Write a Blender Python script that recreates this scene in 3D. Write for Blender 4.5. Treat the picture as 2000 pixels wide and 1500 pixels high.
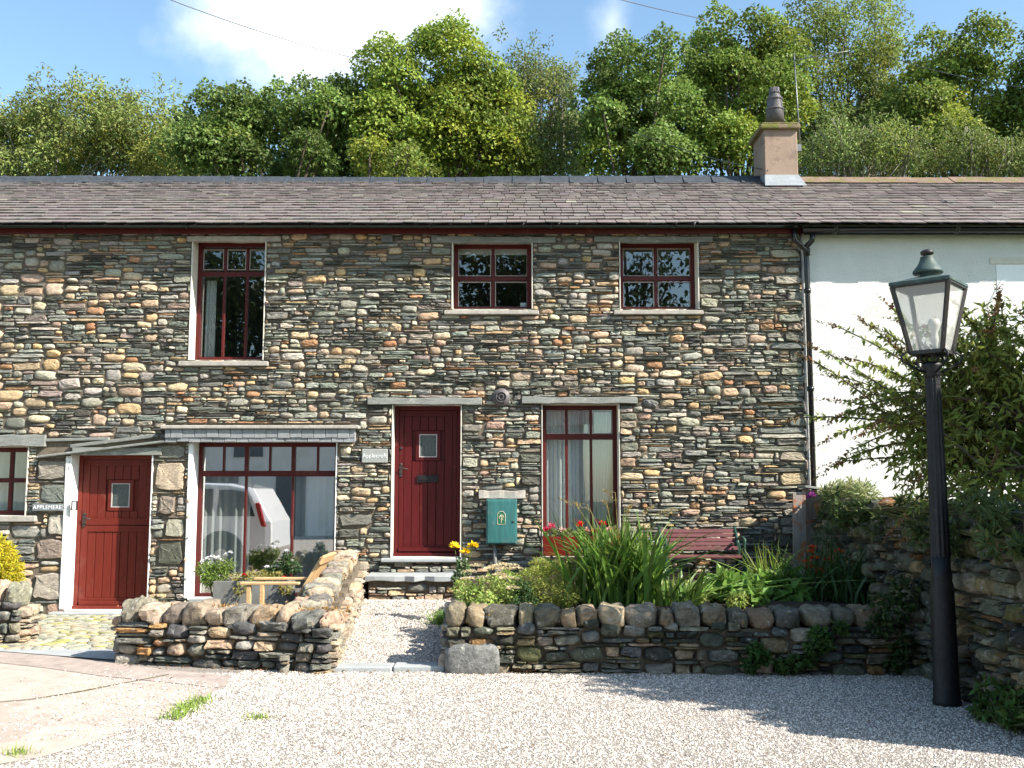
import bpy, math, random
import numpy as np
from mathutils import Vector
for _o in list(bpy.data.objects): bpy.data.objects.remove(_o)
SC = bpy.context.scene
COL = SC.collection
R = math.radians
rng = random.Random(7)
nrg = np.random.default_rng(7)

# ------------------------------------------------------------------ camera
CAM_Y, CAM_Z, FPX, TH = -13.0, 1.6, 1944.0, math.atan(205/1944)
cam = bpy.data.cameras.new('camera'); camo = bpy.data.objects.new('camera', cam); COL.objects.link(camo)
cam.sensor_width = 36.0; cam.lens = 36.0*FPX/2000
camo.location = (0, CAM_Y, CAM_Z); camo.rotation_euler = (R(90)+TH, 0, 0)
cam.clip_start = 0.05; cam.clip_end = 2000
SC.camera = camo

# ------------------------------------------------------------------ light
SUN_AZ, SUN_EL = 64.0, 39.0      # azimuth measured from the facade normal towards the right
S = Vector((math.sin(R(SUN_AZ))*math.cos(R(SUN_EL)), -math.cos(R(SUN_AZ))*math.cos(R(SUN_EL)), math.sin(R(SUN_EL))))
sun = bpy.data.lights.new('sun', 'SUN'); suno = bpy.data.objects.new('sun', sun); COL.objects.link(suno)
sun.energy = 5.0; sun.angle = R(0.5); sun.color = (1.0, 0.94, 0.84)
suno.rotation_euler = S.to_track_quat('Z', 'Y').to_euler(); suno.location = (20, -10, 20)
W = bpy.data.worlds.new('World'); SC.world = W; W.use_nodes = True
nt = W.node_tree; nt.nodes.clear()
def N(nt_, t, **kw):
    n = nt_.nodes.new(t)
    for k, v in kw.items(): setattr(n, k, v)
    return n
sky = N(nt, 'ShaderNodeTexSky', sky_type='NISHITA', sun_disc=False)
sky.sun_elevation = R(SUN_EL); sky.sun_rotation = math.atan2(S.x, S.y)
sky.air_density = 1.0; sky.dust_density = 0.9; sky.ozone_density = 1.3; sky.altitude = 100
tc = N(nt, 'ShaderNodeTexCoord')
def cloud_mask(direction, rad, soft, scale, thr, seed):
    """noise-edged cloud round one compass direction of the sky"""
    d = Vector(direction).normalized()
    dot = N(nt, 'ShaderNodeVectorMath', operation='DISTANCE')
    sc_ = N(nt, 'ShaderNodeMapping'); sc_.inputs['Scale'].default_value = (1/rad[0], 1/rad[0], 1/rad[1])
    nt.links.new(tc.outputs['Generated'], sc_.inputs['Vector'])
    nt.links.new(sc_.outputs[0], dot.inputs[0]); dot.inputs[1].default_value = (d.x/rad[0], d.y/rad[0], d.z/rad[1])
    no = N(nt, 'ShaderNodeTexNoise', noise_dimensions='4D'); no.inputs['W'].default_value = seed
    no.inputs['Scale'].default_value = scale; no.inputs['Detail'].default_value = 9; no.inputs['Roughness'].default_value = 0.55
    nt.links.new(tc.outputs['Generated'], no.inputs['Vector'])
    a = N(nt, 'ShaderNodeMath', operation='MULTIPLY_ADD'); a.inputs[1].default_value = 2.6
    nt.links.new(no.outputs['Fac'], a.inputs[0]); a.inputs[2].default_value = -thr
    b = N(nt, 'ShaderNodeMath', operation='SUBTRACT'); nt.links.new(a.outputs[0], b.inputs[0]); nt.links.new(dot.outputs['Value'], b.inputs[1])
    m = N(nt, 'ShaderNodeMapRange', interpolation_type='SMOOTHSTEP'); nt.links.new(b.outputs[0], m.inputs['Value'])
    m.inputs['From Min'].default_value = -soft; m.inputs['From Max'].default_value = soft
    return m.outputs[0]
def ray(px, py):
    u = (px-1000)/FPX; v = (750-py)/FPX
    return Vector((u, math.cos(TH)-v*math.sin(TH), math.sin(TH)+v*math.cos(TH)))
c1 = cloud_mask(ray(640, 15), (0.108, 0.055), 0.72, 8.0, 0.45, 3.1)
c2 = cloud_mask(ray(1195, 45), (0.016, 0.045), 1.3, 22.0, 1.1, 5.0)
mx = N(nt, 'ShaderNodeMath', operation='MAXIMUM'); nt.links.new(c1, mx.inputs[0])
m2 = N(nt, 'ShaderNodeMath', operation='MULTIPLY'); nt.links.new(c2, m2.inputs[0]); m2.inputs[1].default_value = 0.42
nt.links.new(m2.outputs[0], mx.inputs[1])
mix = N(nt, 'ShaderNodeMix', data_type='RGBA'); nt.links.new(mx.outputs[0], mix.inputs[0])
tint = N(nt, 'ShaderNodeMix', data_type='RGBA', blend_type='MULTIPLY'); tint.inputs[0].default_value = 1.0; tint.inputs[7].default_value = (1.0, 1.11, 1.06, 1)
nt.links.new(sky.outputs[0], tint.inputs[6]); nt.links.new(tint.outputs[2], mix.inputs[6]); mix.inputs[7].default_value = (7.6, 7.7, 7.8, 1)
bg = N(nt, 'ShaderNodeBackground'); bg.inputs['Strength'].default_value = 0.115
nt.links.new(mix.outputs[2], bg.inputs['Color'])
wo = N(nt, 'ShaderNodeOutputWorld'); nt.links.new(bg.outputs[0], wo.inputs['Surface'])
SC.view_settings.view_transform = 'Standard'; SC.view_settings.look = 'None'
SC.view_settings.exposure = 1.22; SC.view_settings.gamma = 1.0; SC.view_settings.use_curve_mapping = False
SC.cycles.max_bounces = 8; SC.cycles.transparent_max_bounces = 16
SC.cycles.caustics_reflective = False; SC.cycles.caustics_refractive = False

# ------------------------------------------------------------------ helpers
def P(px, py, Y):
    """point of the place seen at photo pixel (px,py) and standing at depth Y"""
    d = ray(px, py); t = (Y-CAM_Y)/d.y
    return Vector((d.x*t, Y, CAM_Z+d.z*t))
def G(px, py, z=0.0):
    d = ray(px, py); t = (z-CAM_Z)/d.z
    return Vector((d.x*t, CAM_Y+d.y*t, z))
def rect(x0, y0, x1, y1, Y):
    a = P(x0, y1, Y); b = P(x1, y0, Y)
    # take X at the vertical middle so that uprights stay upright
    xm0 = P(x0, (y0+y1)/2, Y).x; xm1 = P(x1, (y0+y1)/2, Y).x
    return xm0, a.z, xm1, b.z
def tag(o, label=None, cat=None, group=None, kind=None):
    if label: o['label'] = label
    if cat: o['category'] = cat
    if group: o['group'] = group
    if kind: o['kind'] = kind
    return o
def thing(name, label, cat, loc=(0, 0, 0), group=None):
    o = bpy.data.objects.new(name, None); COL.objects.link(o); o.location = loc; o.empty_display_size = 0.2
    return tag(o, label, cat, group)
def wloc(p):
    v = Vector((0, 0, 0))
    while p is not None: v += Vector(p.location); p = p.parent
    return v
class MB:
    def __init__(s): s.v = []; s.f = []; s.c = []; s.sm = []; s.cur = (1, 1, 1); s.smooth = False
    def add(s, vs, fs, col=None, smooth=None):
        o = len(s.v); s.v.extend([tuple(x) for x in vs]); s.f.extend([tuple(i+o for i in f) for f in fs])
        s.c.extend([col or s.cur]*len(vs)); s.sm.extend([s.smooth if smooth is None else smooth]*len(fs))
    def box(s, x0, x1, y0, y1, z0, z1, col=None):
        if x0 > x1: x0, x1 = x1, x0
        if y0 > y1: y0, y1 = y1, y0
        if z0 > z1: z0, z1 = z1, z0
        s.add([(x0,y0,z0),(x1,y0,z0),(x1,y1,z0),(x0,y1,z0),(x0,y0,z1),(x1,y0,z1),(x1,y1,z1),(x0,y1,z1)],
              [(0,3,2,1),(4,5,6,7),(0,1,5,4),(1,2,6,5),(2,3,7,6),(3,0,4,7)], col, False)
    def obox(s, O, U, V, Wv, col=None):
        O, U, V, Wv = map(Vector, (O, U, V, Wv))
        c = [O, O+U, O+U+V, O+V, O+Wv, O+U+Wv, O+U+V+Wv, O+V+Wv]
        s.add(c, [(0,3,2,1),(4,5,6,7),(0,1,5,4),(1,2,6,5),(2,3,7,6),(3,0,4,7)], col, False)
    def beam(s, a, b, w, h, col=None, up=(0, 0, 1)):
        a, b = Vector(a), Vector(b); d = b-a; up = Vector(up)
        sd = d.cross(up)
        if sd.length < 1e-6: sd = d.cross(Vector((1, 0, 0)))
        sd.normalize(); u2 = sd.cross(d).normalized()
        s.obox(a-sd*w/2-u2*h/2, sd*w, d, u2*h, col)
    def tube(s, pts, r, n=8, col=None, cap=True):
        pts = [Vector(p) for p in pts]; m = len(pts); vs = []; prev = None
        for i, p in enumerate(pts):
            d = (pts[min(i+1, m-1)]-pts[max(i-1, 0)]).normalized()
            if prev is None:
                a = Vector((0, 0, 1)) if abs(d.z) < 0.9 else Vector((1, 0, 0)); u = d.cross(a).normalized()
            else: u = (prev-d*prev.dot(d)).normalized()
            prev = u; w = d.cross(u); rr = r[i] if isinstance(r, (list, tuple)) else r
            for k in range(n):
                t = 2*math.pi*k/n; vs.append(p+u*math.cos(t)*rr+w*math.sin(t)*rr)
        fs = [(i*n+k, i*n+(k+1)%n, (i+1)*n+(k+1)%n, (i+1)*n+k) for i in range(m-1) for k in range(n)]
        if cap: fs += [tuple(range(n-1, -1, -1)), tuple((m-1)*n+k for k in range(n))]
        s.add(vs, fs, col, True)
    def lathe(s, prof, c, n=16, col=None, smooth=True, axis='z', rot=0.0):
        vs = []
        for r_, h in prof:
            for k in range(n):
                t = 2*math.pi*k/n+rot; a, b = r_*math.cos(t), r_*math.sin(t)
                if axis == 'z': vs.append((c[0]+a, c[1]+b, c[2]+h))
                else: vs.append((c[0]+a, c[1]-h, c[2]+b))
        m = len(prof)
        fs = [(i*n+k, i*n+(k+1)%n, (i+1)*n+(k+1)%n, (i+1)*n+k) for i in range(m-1) for k in range(n)]
        fs += [tuple(range(n-1, -1, -1)), tuple((m-1)*n+k for k in range(n))]
        s.add(vs, fs, col, smooth)
    def blob(s, c, r_, p=2.6, nu=12, nv=7, noise=0.1, col=None, rg=rng, smooth=True, U=(1,0,0), V=(0,1,0), Wv=(0,0,1)):
        U, V, Wv, c = Vector(U), Vector(V), Vector(Wv), Vector(c)
        ph = [rg.uniform(0, 6.28) for _ in range(6)]
        def se(t, q): return math.copysign(abs(t)**q, t)
        vs = []; e = 2/p
        def nz(a, b): return 1+noise*(math.sin(2*a+ph[0]+2*b)+0.7*math.sin(3*a+ph[1]-3*b)+0.5*math.sin(5*a+4*b+ph[2]))*0.6+rg.uniform(-noise, noise)*0.35
        for j in range(nv+1):
            b = -math.pi/2+math.pi*j/nv
            for i in range(nu):
                a = 2*math.pi*i/nu; q = nz(a, b) if 0 < j < nv else 1
                x = se(math.cos(b), e)*se(math.cos(a), e)*q; y = se(math.cos(b), e)*se(math.sin(a), e)*q; z = se(math.sin(b), e)*q
                vs.append(c+U*x*r_[0]+V*y*r_[1]+Wv*z*r_[2])
        fs = [(j*nu+i, j*nu+(i+1)%nu, (j+1)*nu+(i+1)%nu, (j+1)*nu+i) for j in range(nv) for i in range(nu)]
        s.add(vs, fs, col, smooth)
    def build(s, name, mat, parent=None, bevel=0.0, kind=None, label=None, seg=1):
        me = bpy.data.meshes.new(name); o0 = wloc(parent)
        me.from_pydata([(a-o0.x, b-o0.y, c-o0.z) for a, b, c in s.v], [], s.f)
        me.polygons.foreach_set('use_smooth', s.sm)
        at = me.color_attributes.new('col', 'FLOAT_COLOR', 'POINT')
        arr = np.ones((len(s.v), 4), dtype=np.float32); arr[:, :3] = np.array(s.c, dtype=np.float32).reshape(-1, 3)
        at.data.foreach_set('color', arr.ravel())
        me.materials.append(mat); me.update()
        o = bpy.data.objects.new(name, me); COL.objects.link(o)
        if parent is not None: o.parent = parent
        if bevel:
            b = o.modifiers.new('edge', 'BEVEL'); b.width = bevel; b.segments = seg; b.limit_method = 'ANGLE'; b.angle_limit = R(40)
        if kind: o['kind'] = kind
        if label: o['label'] = label
        return o
class LB:
    """many small leaf faces gathered with numpy"""
    def __init__(s): s.v = []; s.f = []; s.c = []; s.n = 0
    def leaves(s, p, d, nrm, L, Wd, col, fold=0.15):
        p, d, nrm = (np.asarray(a, float) for a in (p, d, nrm)); n = len(p)
        d = d/np.maximum(np.linalg.norm(d, axis=1, keepdims=True), 1e-9)
        sd = np.cross(d, nrm); sd /= np.maximum(np.linalg.norm(sd, axis=1, keepdims=True), 1e-9)
        nn = np.cross(sd, d); L = np.broadcast_to(L, n)[:, None]; Wd = np.broadcast_to(Wd, n)[:, None]
        v = np.stack([p, p+d*L*0.45+sd*Wd/2+nn*Wd*fold, p+d*L-nn*L*0.12, p+d*L*0.45-sd*Wd/2+nn*Wd*fold], axis=1).reshape(-1, 3)
        s.v.append(v); s.f.append((np.arange(n*4).reshape(n, 4))+s.n); s.n += n*4
        s.c.append(np.repeat(np.broadcast_to(col, (n, 3)), 4, axis=0))
    def strips(s, paths, side, widths, col):
        """paths (n,m,3), side (n,3), widths (m,)"""
        n, m, _ = paths.shape
        w = np.asarray(widths)
        w = (w[None, :, None] if w.ndim == 1 else w[:, :, None])
        a = paths+side[:, None, :]*w/2; b = paths-side[:, None, :]*w/2
        v = np.stack([a, b], axis=2).reshape(-1, 3)
        base = np.arange(n)[:, None]*m*2+np.arange(m-1)[None, :]*2
        f = np.stack([base, base+1, base+3, base+2], axis=-1).reshape(-1, 4)+s.n
        s.v.append(v); s.f.append(f); s.n += n*m*2; s.c.append(np.repeat(np.broadcast_to(col, (n, 3)), m*2, axis=0))
    def build(s, name, mat, parent=None, kind=None, label=None, smooth=False):
        v = np.concatenate(s.v); f = np.concatenate(s.f); c = np.concatenate(s.c)
        o0 = wloc(parent); v = v-np.array(o0)
        me = bpy.data.meshes.new(name); k = f.shape[1]
        me.vertices.add(len(v)); me.vertices.foreach_set('co', v.astype(np.float32).ravel())
        me.loops.add(f.size); me.loops.foreach_set('vertex_index', f.astype(np.int32).ravel())
        me.polygons.add(len(f)); me.polygons.foreach_set('loop_start', np.arange(0, f.size, k, dtype=np.int32))
        me.polygons.foreach_set('use_smooth', np.full(len(f), smooth))
        at = me.color_attributes.new('col', 'FLOAT_COLOR', 'POINT')
        arr = np.ones((len(v), 4), dtype=np.float32); arr[:, :3] = np.clip(c, 0, 1); at.data.foreach_set('color', arr.ravel())
        me.materials.append(mat); me.update(calc_edges=True); me.validate()
        o = bpy.data.objects.new(name, me); COL.objects.link(o)
        if parent is not None: o.parent = parent
        if kind: o['kind'] = kind
        if label: o['label'] = label
        return o
def unit(n):
    v = nrg.normal(size=(n, 3)); return v/np.linalg.norm(v, axis=1, keepdims=True)
def jit(col, n, a=0.15, hue=0.08):
    c = np.asarray(col)[None, :]*(1+nrg.uniform(-a, a, (n, 1)))*(1+nrg.uniform(-hue, hue, (n, 3))); return np.clip(c, 0, 1)

# ------------------------------------------------------------------ materials
def material(name, color=(0.5, 0.5, 0.5), rough=0.7, attr=False, nscale=0, namt=0.25, ndetail=6, bump=0.0, bscale=None, stretch=(1, 1, 1), spec=0.3, metal=0.0,
             trans=0.0, spots=None, coat=0.0, bdist=0.02):
    m = bpy.data.materials.new(name); m.use_nodes = True; t = m.node_tree; t.nodes.clear()
    out = N(t, 'ShaderNodeOutputMaterial'); b = N(t, 'ShaderNodeBsdfPrincipled'); t.links.new(b.outputs[0], out.inputs[0])
    b.inputs['Roughness'].default_value = rough; b.inputs['Specular IOR Level'].default_value = spec; b.inputs['Metallic'].default_value = metal
    b.inputs['Coat Weight'].default_value = coat
    tcx = N(t, 'ShaderNodeTexCoord'); mp = N(t, 'ShaderNodeMapping'); mp.inputs['Scale'].default_value = stretch
    t.links.new(tcx.outputs['Object'], mp.inputs[0])
    if attr:
        a = N(t, 'ShaderNodeAttribute', attribute_name='col'); src = a.outputs['Color']
    else:
        a = N(t, 'ShaderNodeRGB'); a.outputs[0].default_value = (*color, 1); src = a.outputs[0]
    if nscale:
        no = N(t, 'ShaderNodeTexNoise'); no.inputs['Scale'].default_value = nscale; no.inputs['Detail'].default_value = ndetail; no.inputs['Roughness'].default_value = 0.65
        t.links.new(mp.outputs[0], no.inputs['Vector'])
        mr = N(t, 'ShaderNodeMapRange'); t.links.new(no.outputs['Fac'], mr.inputs['Value'])
        mr.inputs['From Min'].default_value = 0.28; mr.inputs['From Max'].default_value = 0.72
        mr.inputs['To Min'].default_value = 1-namt; mr.inputs['To Max'].default_value = 1+namt
        mu = N(t, 'ShaderNodeMix', data_type='RGBA', blend_type='MULTIPLY'); mu.inputs[0].default_value = 1.0
        t.links.new(src, mu.inputs[6]); t.links.new(mr.outputs[0], mu.inputs[7]); src = mu.outputs[2]
    if spots:   # (color, scale, threshold, amount): lichen, stains, moss
        for (sc_, ss, th, am) in spots:
            no = N(t, 'ShaderNodeTexNoise'); no.inputs['Scale'].default_value = ss; no.inputs['Detail'].default_value = 8; no.inputs['Roughness'].default_value = 0.6
            t.links.new(tcx.outputs['Object'], no.inputs['Vector'])
            mr = N(t, 'ShaderNodeMapRange'); t.links.new(no.outputs['Fac'], mr.inputs['Value'])
            mr.inputs['From Min'].default_value = th; mr.inputs['From Max'].default_value = th+0.06; mr.inputs['To Max'].default_value = am
            mu = N(t, 'ShaderNodeMix', data_type='RGBA'); t.links.new(mr.outputs[0], mu.inputs[0]); t.links.new(src, mu.inputs[6]); mu.inputs[7].default_value = (*sc_, 1); src = mu.outputs[2]
    t.links.new(src, b.inputs['Base Color'])
    if bump:
        nb = N(t, 'ShaderNodeTexNoise'); nb.inputs['Scale'].default_value = bscale or nscale*2 or 40; nb.inputs['Detail'].default_value = 8; nb.inputs['Roughness'].default_value = 0.7
        t.links.new(mp.outputs[0], nb.inputs['Vector'])
        bp = N(t, 'ShaderNodeBump'); bp.inputs['Strength'].default_value = bump; bp.inputs['Distance'].default_value = bdist
        t.links.new(nb.outputs['Fac'], bp.inputs['Height']); t.links.new(bp.outputs[0], b.inputs['Normal'])
    if trans:
        tr = N(t, 'ShaderNodeBsdfTranslucent'); t.links.new(src, tr.inputs['Color'])
        mxs = N(t, 'ShaderNodeMixShader'); mxs.inputs[0].default_value = trans
        t.links.new(b.outputs[0], mxs.inputs[1]); t.links.new(tr.outputs[0], mxs.inputs[2]); t.links.new(mxs.outputs[0], out.inputs[0])
    return m
def glass(name, refl=0.25, tint=(0.9, 0.95, 0.93), rough=0.0, milk=0.0, bump=0.0):
    m = bpy.data.materials.new(name); m.use_nodes = True; t = m.node_tree; t.nodes.clear()
    out = N(t, 'ShaderNodeOutputMaterial'); tr = N(t, 'ShaderNodeBsdfTransparent'); tr.inputs[0].default_value = (*tint, 1)
    gl = N(t, 'ShaderNodeBsdfGlossy'); gl.inputs['Roughness'].default_value = rough; gl.inputs['Color'].default_value = (1, 1, 1, 1)
    if bump:
        nb = N(t, 'ShaderNodeTexNoise'); nb.inputs['Scale'].default_value = 1.6; nb.inputs['Detail'].default_value = 1
        tcx = N(t, 'ShaderNodeTexCoord'); t.links.new(tcx.outputs['Object'], nb.inputs['Vector'])
        bp = N(t, 'ShaderNodeBump'); bp.inputs['Strength'].default_value = bump; bp.inputs['Distance'].default_value = 0.02
        t.links.new(nb.outputs['Fac'], bp.inputs['Height']); t.links.new(bp.outputs[0], gl.inputs['Normal'])
    mxs = N(t, 'ShaderNodeMixShader'); mxs.inputs[0].default_value = refl
    t.links.new(tr.outputs[0], mxs.inputs[1]); t.links.new(gl.outputs[0], mxs.inputs[2]); last = mxs
    if milk:
        df = N(t, 'ShaderNodeBsdfDiffuse'); df.inputs[0].default_value = (0.75, 0.75, 0.72, 1)
        m3 = N(t, 'ShaderNodeMixShader'); m3.inputs[0].default_value = milk
        t.links.new(mxs.outputs[0], m3.inputs[1]); t.links.new(df.outputs[0], m3.inputs[2]); last = m3
    t.links.new(last.outputs[0], out.inputs[0])
    return m
M = {}
M['stone'] = material('rubble stone', attr=True, rough=0.85, nscale=24, namt=0.46, bump=1.0, bscale=42, stretch=(1, 1, 2.2), bdist=0.015,
                      spots=[((0.42, 0.42, 0.38), 19, 0.63, 0.55), ((0.30, 0.22, 0.10), 9, 0.66, 0.4)])
M['coping'] = material('coping stone', attr=True, rough=0.95, nscale=15, namt=0.5, bump=1.0, bscale=30, bdist=0.03, spec=.15,
                       spots=[((0.48, 0.46, 0.42), 16, 0.60, 0.6), ((0.42, 0.25, 0.06), 11, 0.66, 0.7)])
M['mortar'] = material('dark joints', (0.15, 0.122, 0.09), 0.95, nscale=20, namt=0.4, bump=0.5, bscale=60)
M['lintel'] = material('slate lintel', (0.215, 0.22, 0.20), 0.8, nscale=9, namt=0.3, bump=0.5, bscale=40, stretch=(1, 1, 5), spots=[((0.45, 0.44, 0.4), 12, 0.6, 0.5)])
M['concrete'] = material('old concrete', (0.36, 0.33, 0.29), 0.9, nscale=14, namt=0.25, bump=0.4, bscale=70)
M['plaster'] = material('cream reveal', (0.62, 0.58, 0.5), 0.85, nscale=7, namt=0.13, bump=0.2, bscale=60)
M['whitewash'] = material('white paint on render', (0.8, 0.79, 0.76), 0.85, nscale=5, namt=0.05, bump=0.2, bscale=60)
M['roughcast'] = material('white roughcast', (0.78, 0.77, 0.74), 0.9, nscale=2.5, namt=0.06, bump=1.0, bscale=48, bdist=0.03, spots=[((0.60, 0.58, 0.52), 30, 0.66, 0.5), ((0.62, 0.60, 0.52), 1.1, 0.56, 0.5)])
M['roofslate'] = material('roof slate', attr=True, rough=0.75, nscale=9, namt=0.22, bump=0.35, bscale=60, spots=[((0.33, 0.31, 0.25), 1.3, 0.69, 0.3), ((0.45, 0.44, 0.4), 28, 0.70, 0.6)])
M['ridge'] = material('ridge tile', (0.045, 0.052, 0.062), 0.65, nscale=8, namt=0.35, bump=0.15, spec=.2, spots=[((.14, .15, .15), 14, .62, .6)])
M['ridge_sand'] = material('sandstone ridge', (0.175, 0.12, 0.085), 0.9, nscale=8, namt=0.3, bump=0.5, bscale=30, spots=[((0.13, 0.115, 0.03), 5, 0.53, 0.8)])
M['redpaint'] = material('dark red paint', (0.075, 0.011, 0.010), 0.38, nscale=5, namt=0.22, ndetail=4, bump=0.12, bscale=30, stretch=(6, 6, 0.6), spec=0.22, spots=[((.17, .06, .045), 2.6, .60, .35), ((.05, .02, .015), 9, .62, .5)])
M['reddoor'] = material('red door paint', (0.135, 0.02, 0.013), 0.36, nscale=6, namt=0.18, bump=0.12, bscale=30, stretch=(6, 6, 0.5), spec=0.22, spots=[((.17, .06, .045), 2.6, .60, .35), ((.05, .02, .015), 9, .62, .5)])
M['crimson'] = material('crimson door paint', (0.075, 0.007, 0.008), 0.42, nscale=6, namt=0.22, bump=0.12, bscale=30, stretch=(6, 6, 0.5), spec=0.22, spots=[((.17, .06, .045), 2.6, .60, .35), ((.05, .02, .015), 9, .62, .5)])
M['iron'] = material('black iron', (0.010, 0.010, 0.012), 0.45, nscale=14, namt=0.4, bump=0.35, bscale=40, spec=0.35, spots=[((.05, .035, .025), 11, .64, .6)])
M['gutter'] = material('black green gutter', (0.02, 0.028, 0.026), 0.35, nscale=6, namt=0.3, spec=0.5)
M['blackpipe'] = material('black plastic pipe', (0.012, 0.012, 0.014), 0.25, spec=0.5)
M['glass'] = glass('window glass', 0.15, bump=0.05)
M['bigglass'] = glass('shop window glass', 0.48, bump=0.03)
M['lampglass'] = glass('dusty lamp glass', 0.10, (0.95, 0.95, 0.93), 0.1, milk=0.3)
M['frosted'] = material('frosted pane', (0.05, 0.065, 0.06), 0.25, nscale=60, namt=0.6, bump=0.6, bscale=90, spec=0.6)
M['room'] = material('room plaster', (0.16, 0.15, 0.14), 0.9, nscale=3, namt=0.1)
M['net'] = material('net curtain', (0.72, 0.74, 0.74), 0.9, nscale=30, namt=0.05, trans=0.35)
M['teal'] = material('teal box', (0.03, 0.13, 0.125), 0.45, nscale=6, namt=0.35, bump=0.1, stretch=(3, 3, 0.4), spec=0.5, spots=[((0.10, 0.16, 0.15), 7, 0.58, 0.5)])
M['cream'] = material('cream enamel', (0.66, 0.62, 0.42), 0.5, nscale=30, namt=0.1)
M['emblem_green'] = material('emblem green', (0.02, 0.12, 0.07), 0.5, nscale=30, namt=0.2)
M['white'] = material('white paint', (0.8, 0.8, 0.8), 0.5, nscale=20, namt=0.04)
M['signslate'] = material('sign slate', (0.15, 0.17, 0.17), 0.7, nscale=30, namt=0.2, bump=0.2)
M['signstone'] = material('sign stone', (0.30, 0.31, 0.29), 0.8, nscale=30, namt=0.2, bump=0.4, bscale=80)
M['terracotta'] = material('terracotta black', (0.11, 0.098, 0.10), 0.5, nscale=8, namt=0.35, bump=0.1)
M['render_tan'] = material('tan render', (0.285, 0.205, 0.155), 0.9, nscale=4, namt=0.16, bump=0.3, bscale=60, spots=[((0.18, 0.125, 0.10), 3, 0.55, 0.6)])
M['mosscap'] = material('mossy cap', (0.20, 0.15, 0.09), 0.95, nscale=10, namt=0.4, bump=0.8, bscale=30, spots=[((0.14, 0.15, 0.03), 8, 0.5, 0.9)])
M['lead'] = material('lead flashing', (0.23, 0.25, 0.265), 0.5, nscale=10, namt=0.2, bump=0.2)
M['steel'] = material('galvanised steel', (0.2, 0.2, 0.195), 0.4, nscale=20, namt=0.2, metal=0.6)
M['verdigris'] = material('verdigris copper', (0.05, 0.075, 0.068), 0.55, nscale=12, namt=0.35, bump=0.2, spots=[((0.105, 0.15, 0.135), 9, 0.56, 0.6)])
M['bronze'] = material('dark bronze', (0.035, 0.03, 0.028), 0.45, nscale=12, namt=0.4, spots=[((0.08, 0.075, 0.07), 16, 0.6, 0.5)])
M['bulb'] = material('white bulb', (0.85, 0.83, 0.78), 0.25, spec=0.6)
M['pine'] = material('pine wood', (0.52, 0.34, 0.17), 0.6, nscale=4, namt=0.2, stretch=(2, 9, 9), bump=0.1)
M['greywood'] = material('weathered timber', (0.30, 0.255, 0.215), 0.9, nscale=6, namt=0.35, stretch=(8, 8, 0.7), bump=0.5, bscale=20, spots=[((0.42, 0.12, 0.035), 5, 0.53, 0.8)])
M['troughwood'] = material('grey trough', (0.16, 0.16, 0.15), 0.9, nscale=6, namt=0.3, bump=0.3)
M['benchred'] = material('maroon bench slats', (0.13, 0.045, 0.047), 0.5, nscale=4, namt=0.2, stretch=(1, 8, 8), bump=0.1)
M['benchgreen'] = material('green cast iron', (0.02, 0.06, 0.045), 0.45, nscale=20, namt=0.3)
M['boxred'] = material('red plastic', (0.15, 0.012, 0.008), 0.4, nscale=8, namt=0.1)
M['bark'] = material('bark', (0.10, 0.08, 0.06), 0.95, nscale=8, namt=0.4, stretch=(3, 3, 0.6), bump=0.6, bscale=14)
M['palebark'] = material('pale bark', (0.22, 0.20, 0.16), 0.95, nscale=8, namt=0.4, stretch=(3, 3, 0.6), bump=0.4, bscale=14)
M['leaf'] = material('leaf', attr=True, rough=0.5, trans=0.38, spec=0.25)
M['blade'] = material('blade leaf', attr=True, rough=0.45, trans=0.3, spec=0.35)
M['petal'] = material('petal', attr=True, rough=0.6, trans=0.25)
M['pebble'] = material('pebble', attr=True, rough=0.85, nscale=60, namt=0.2)
M['gravelbase'] = material('gravel bed', (0.31, 0.275, 0.24), 0.95, nscale=70, namt=0.6, bump=1.0, bscale=90, bdist=0.02)
M['drive'] = material('pinkish concrete', (0.44, 0.365, 0.31), 0.95, nscale=5, namt=0.2, ndetail=10, bump=0.5, bscale=120, spots=[((0.27, 0.22, 0.185), 0.9, 0.52, 0.45), ((0.22, 0.19, 0.16), 7, 0.66, 0.5), ((0.52, 0.46, 0.42), 70, 0.6, 0.5)])
M['drive_edge'] = material('worn concrete edge', (0.34, 0.28, 0.245), 0.95, nscale=6, namt=0.25, bump=0.4, bscale=70, spots=[((0.45, 0.42, 0.39), 40, 0.62, 0.5)])
M['slab'] = material('blue slate slab', (0.33, 0.345, 0.345), 0.75, nscale=5, namt=0.15, bump=0.25, bscale=50)
M['soil'] = material('soil', (0.05, 0.038, 0.027), 1.0, nscale=20, namt=0.5, bump=1.0, bscale=30)
M['field'] = material('field', (0.06, 0.08, 0.03), 1.0, nscale=3, namt=0.4, bump=0.6)
M['carwhite'] = material('white car paint', (0.8, 0.81, 0.83), 0.2, spec=0.6, coat=1.0)
M['carglass'] = material('tinted car glass', (0.03, 0.035, 0.045), 0.05, spec=0.8)
M['tyre'] = material('tyre rubber', (0.02, 0.02, 0.02), 0.8, nscale=30, namt=0.3)
M['alloy'] = material('alloy', (0.5, 0.5, 0.52), 0.3, metal=0.8)
M['redlens'] = material('red lens', (0.4, 0.02, 0.02), 0.15, spec=0.6)
M['greydoor'] = material('blue grey door', (0.10, 0.115, 0.13), 0.5, nscale=10, namt=0.15)
M['wire'] = material('cable', (0.07, 0.07, 0.075), 0.6)
M['brownspike'] = material('seed head', attr=True, rough=0.9, nscale=90, namt=0.4)

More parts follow.
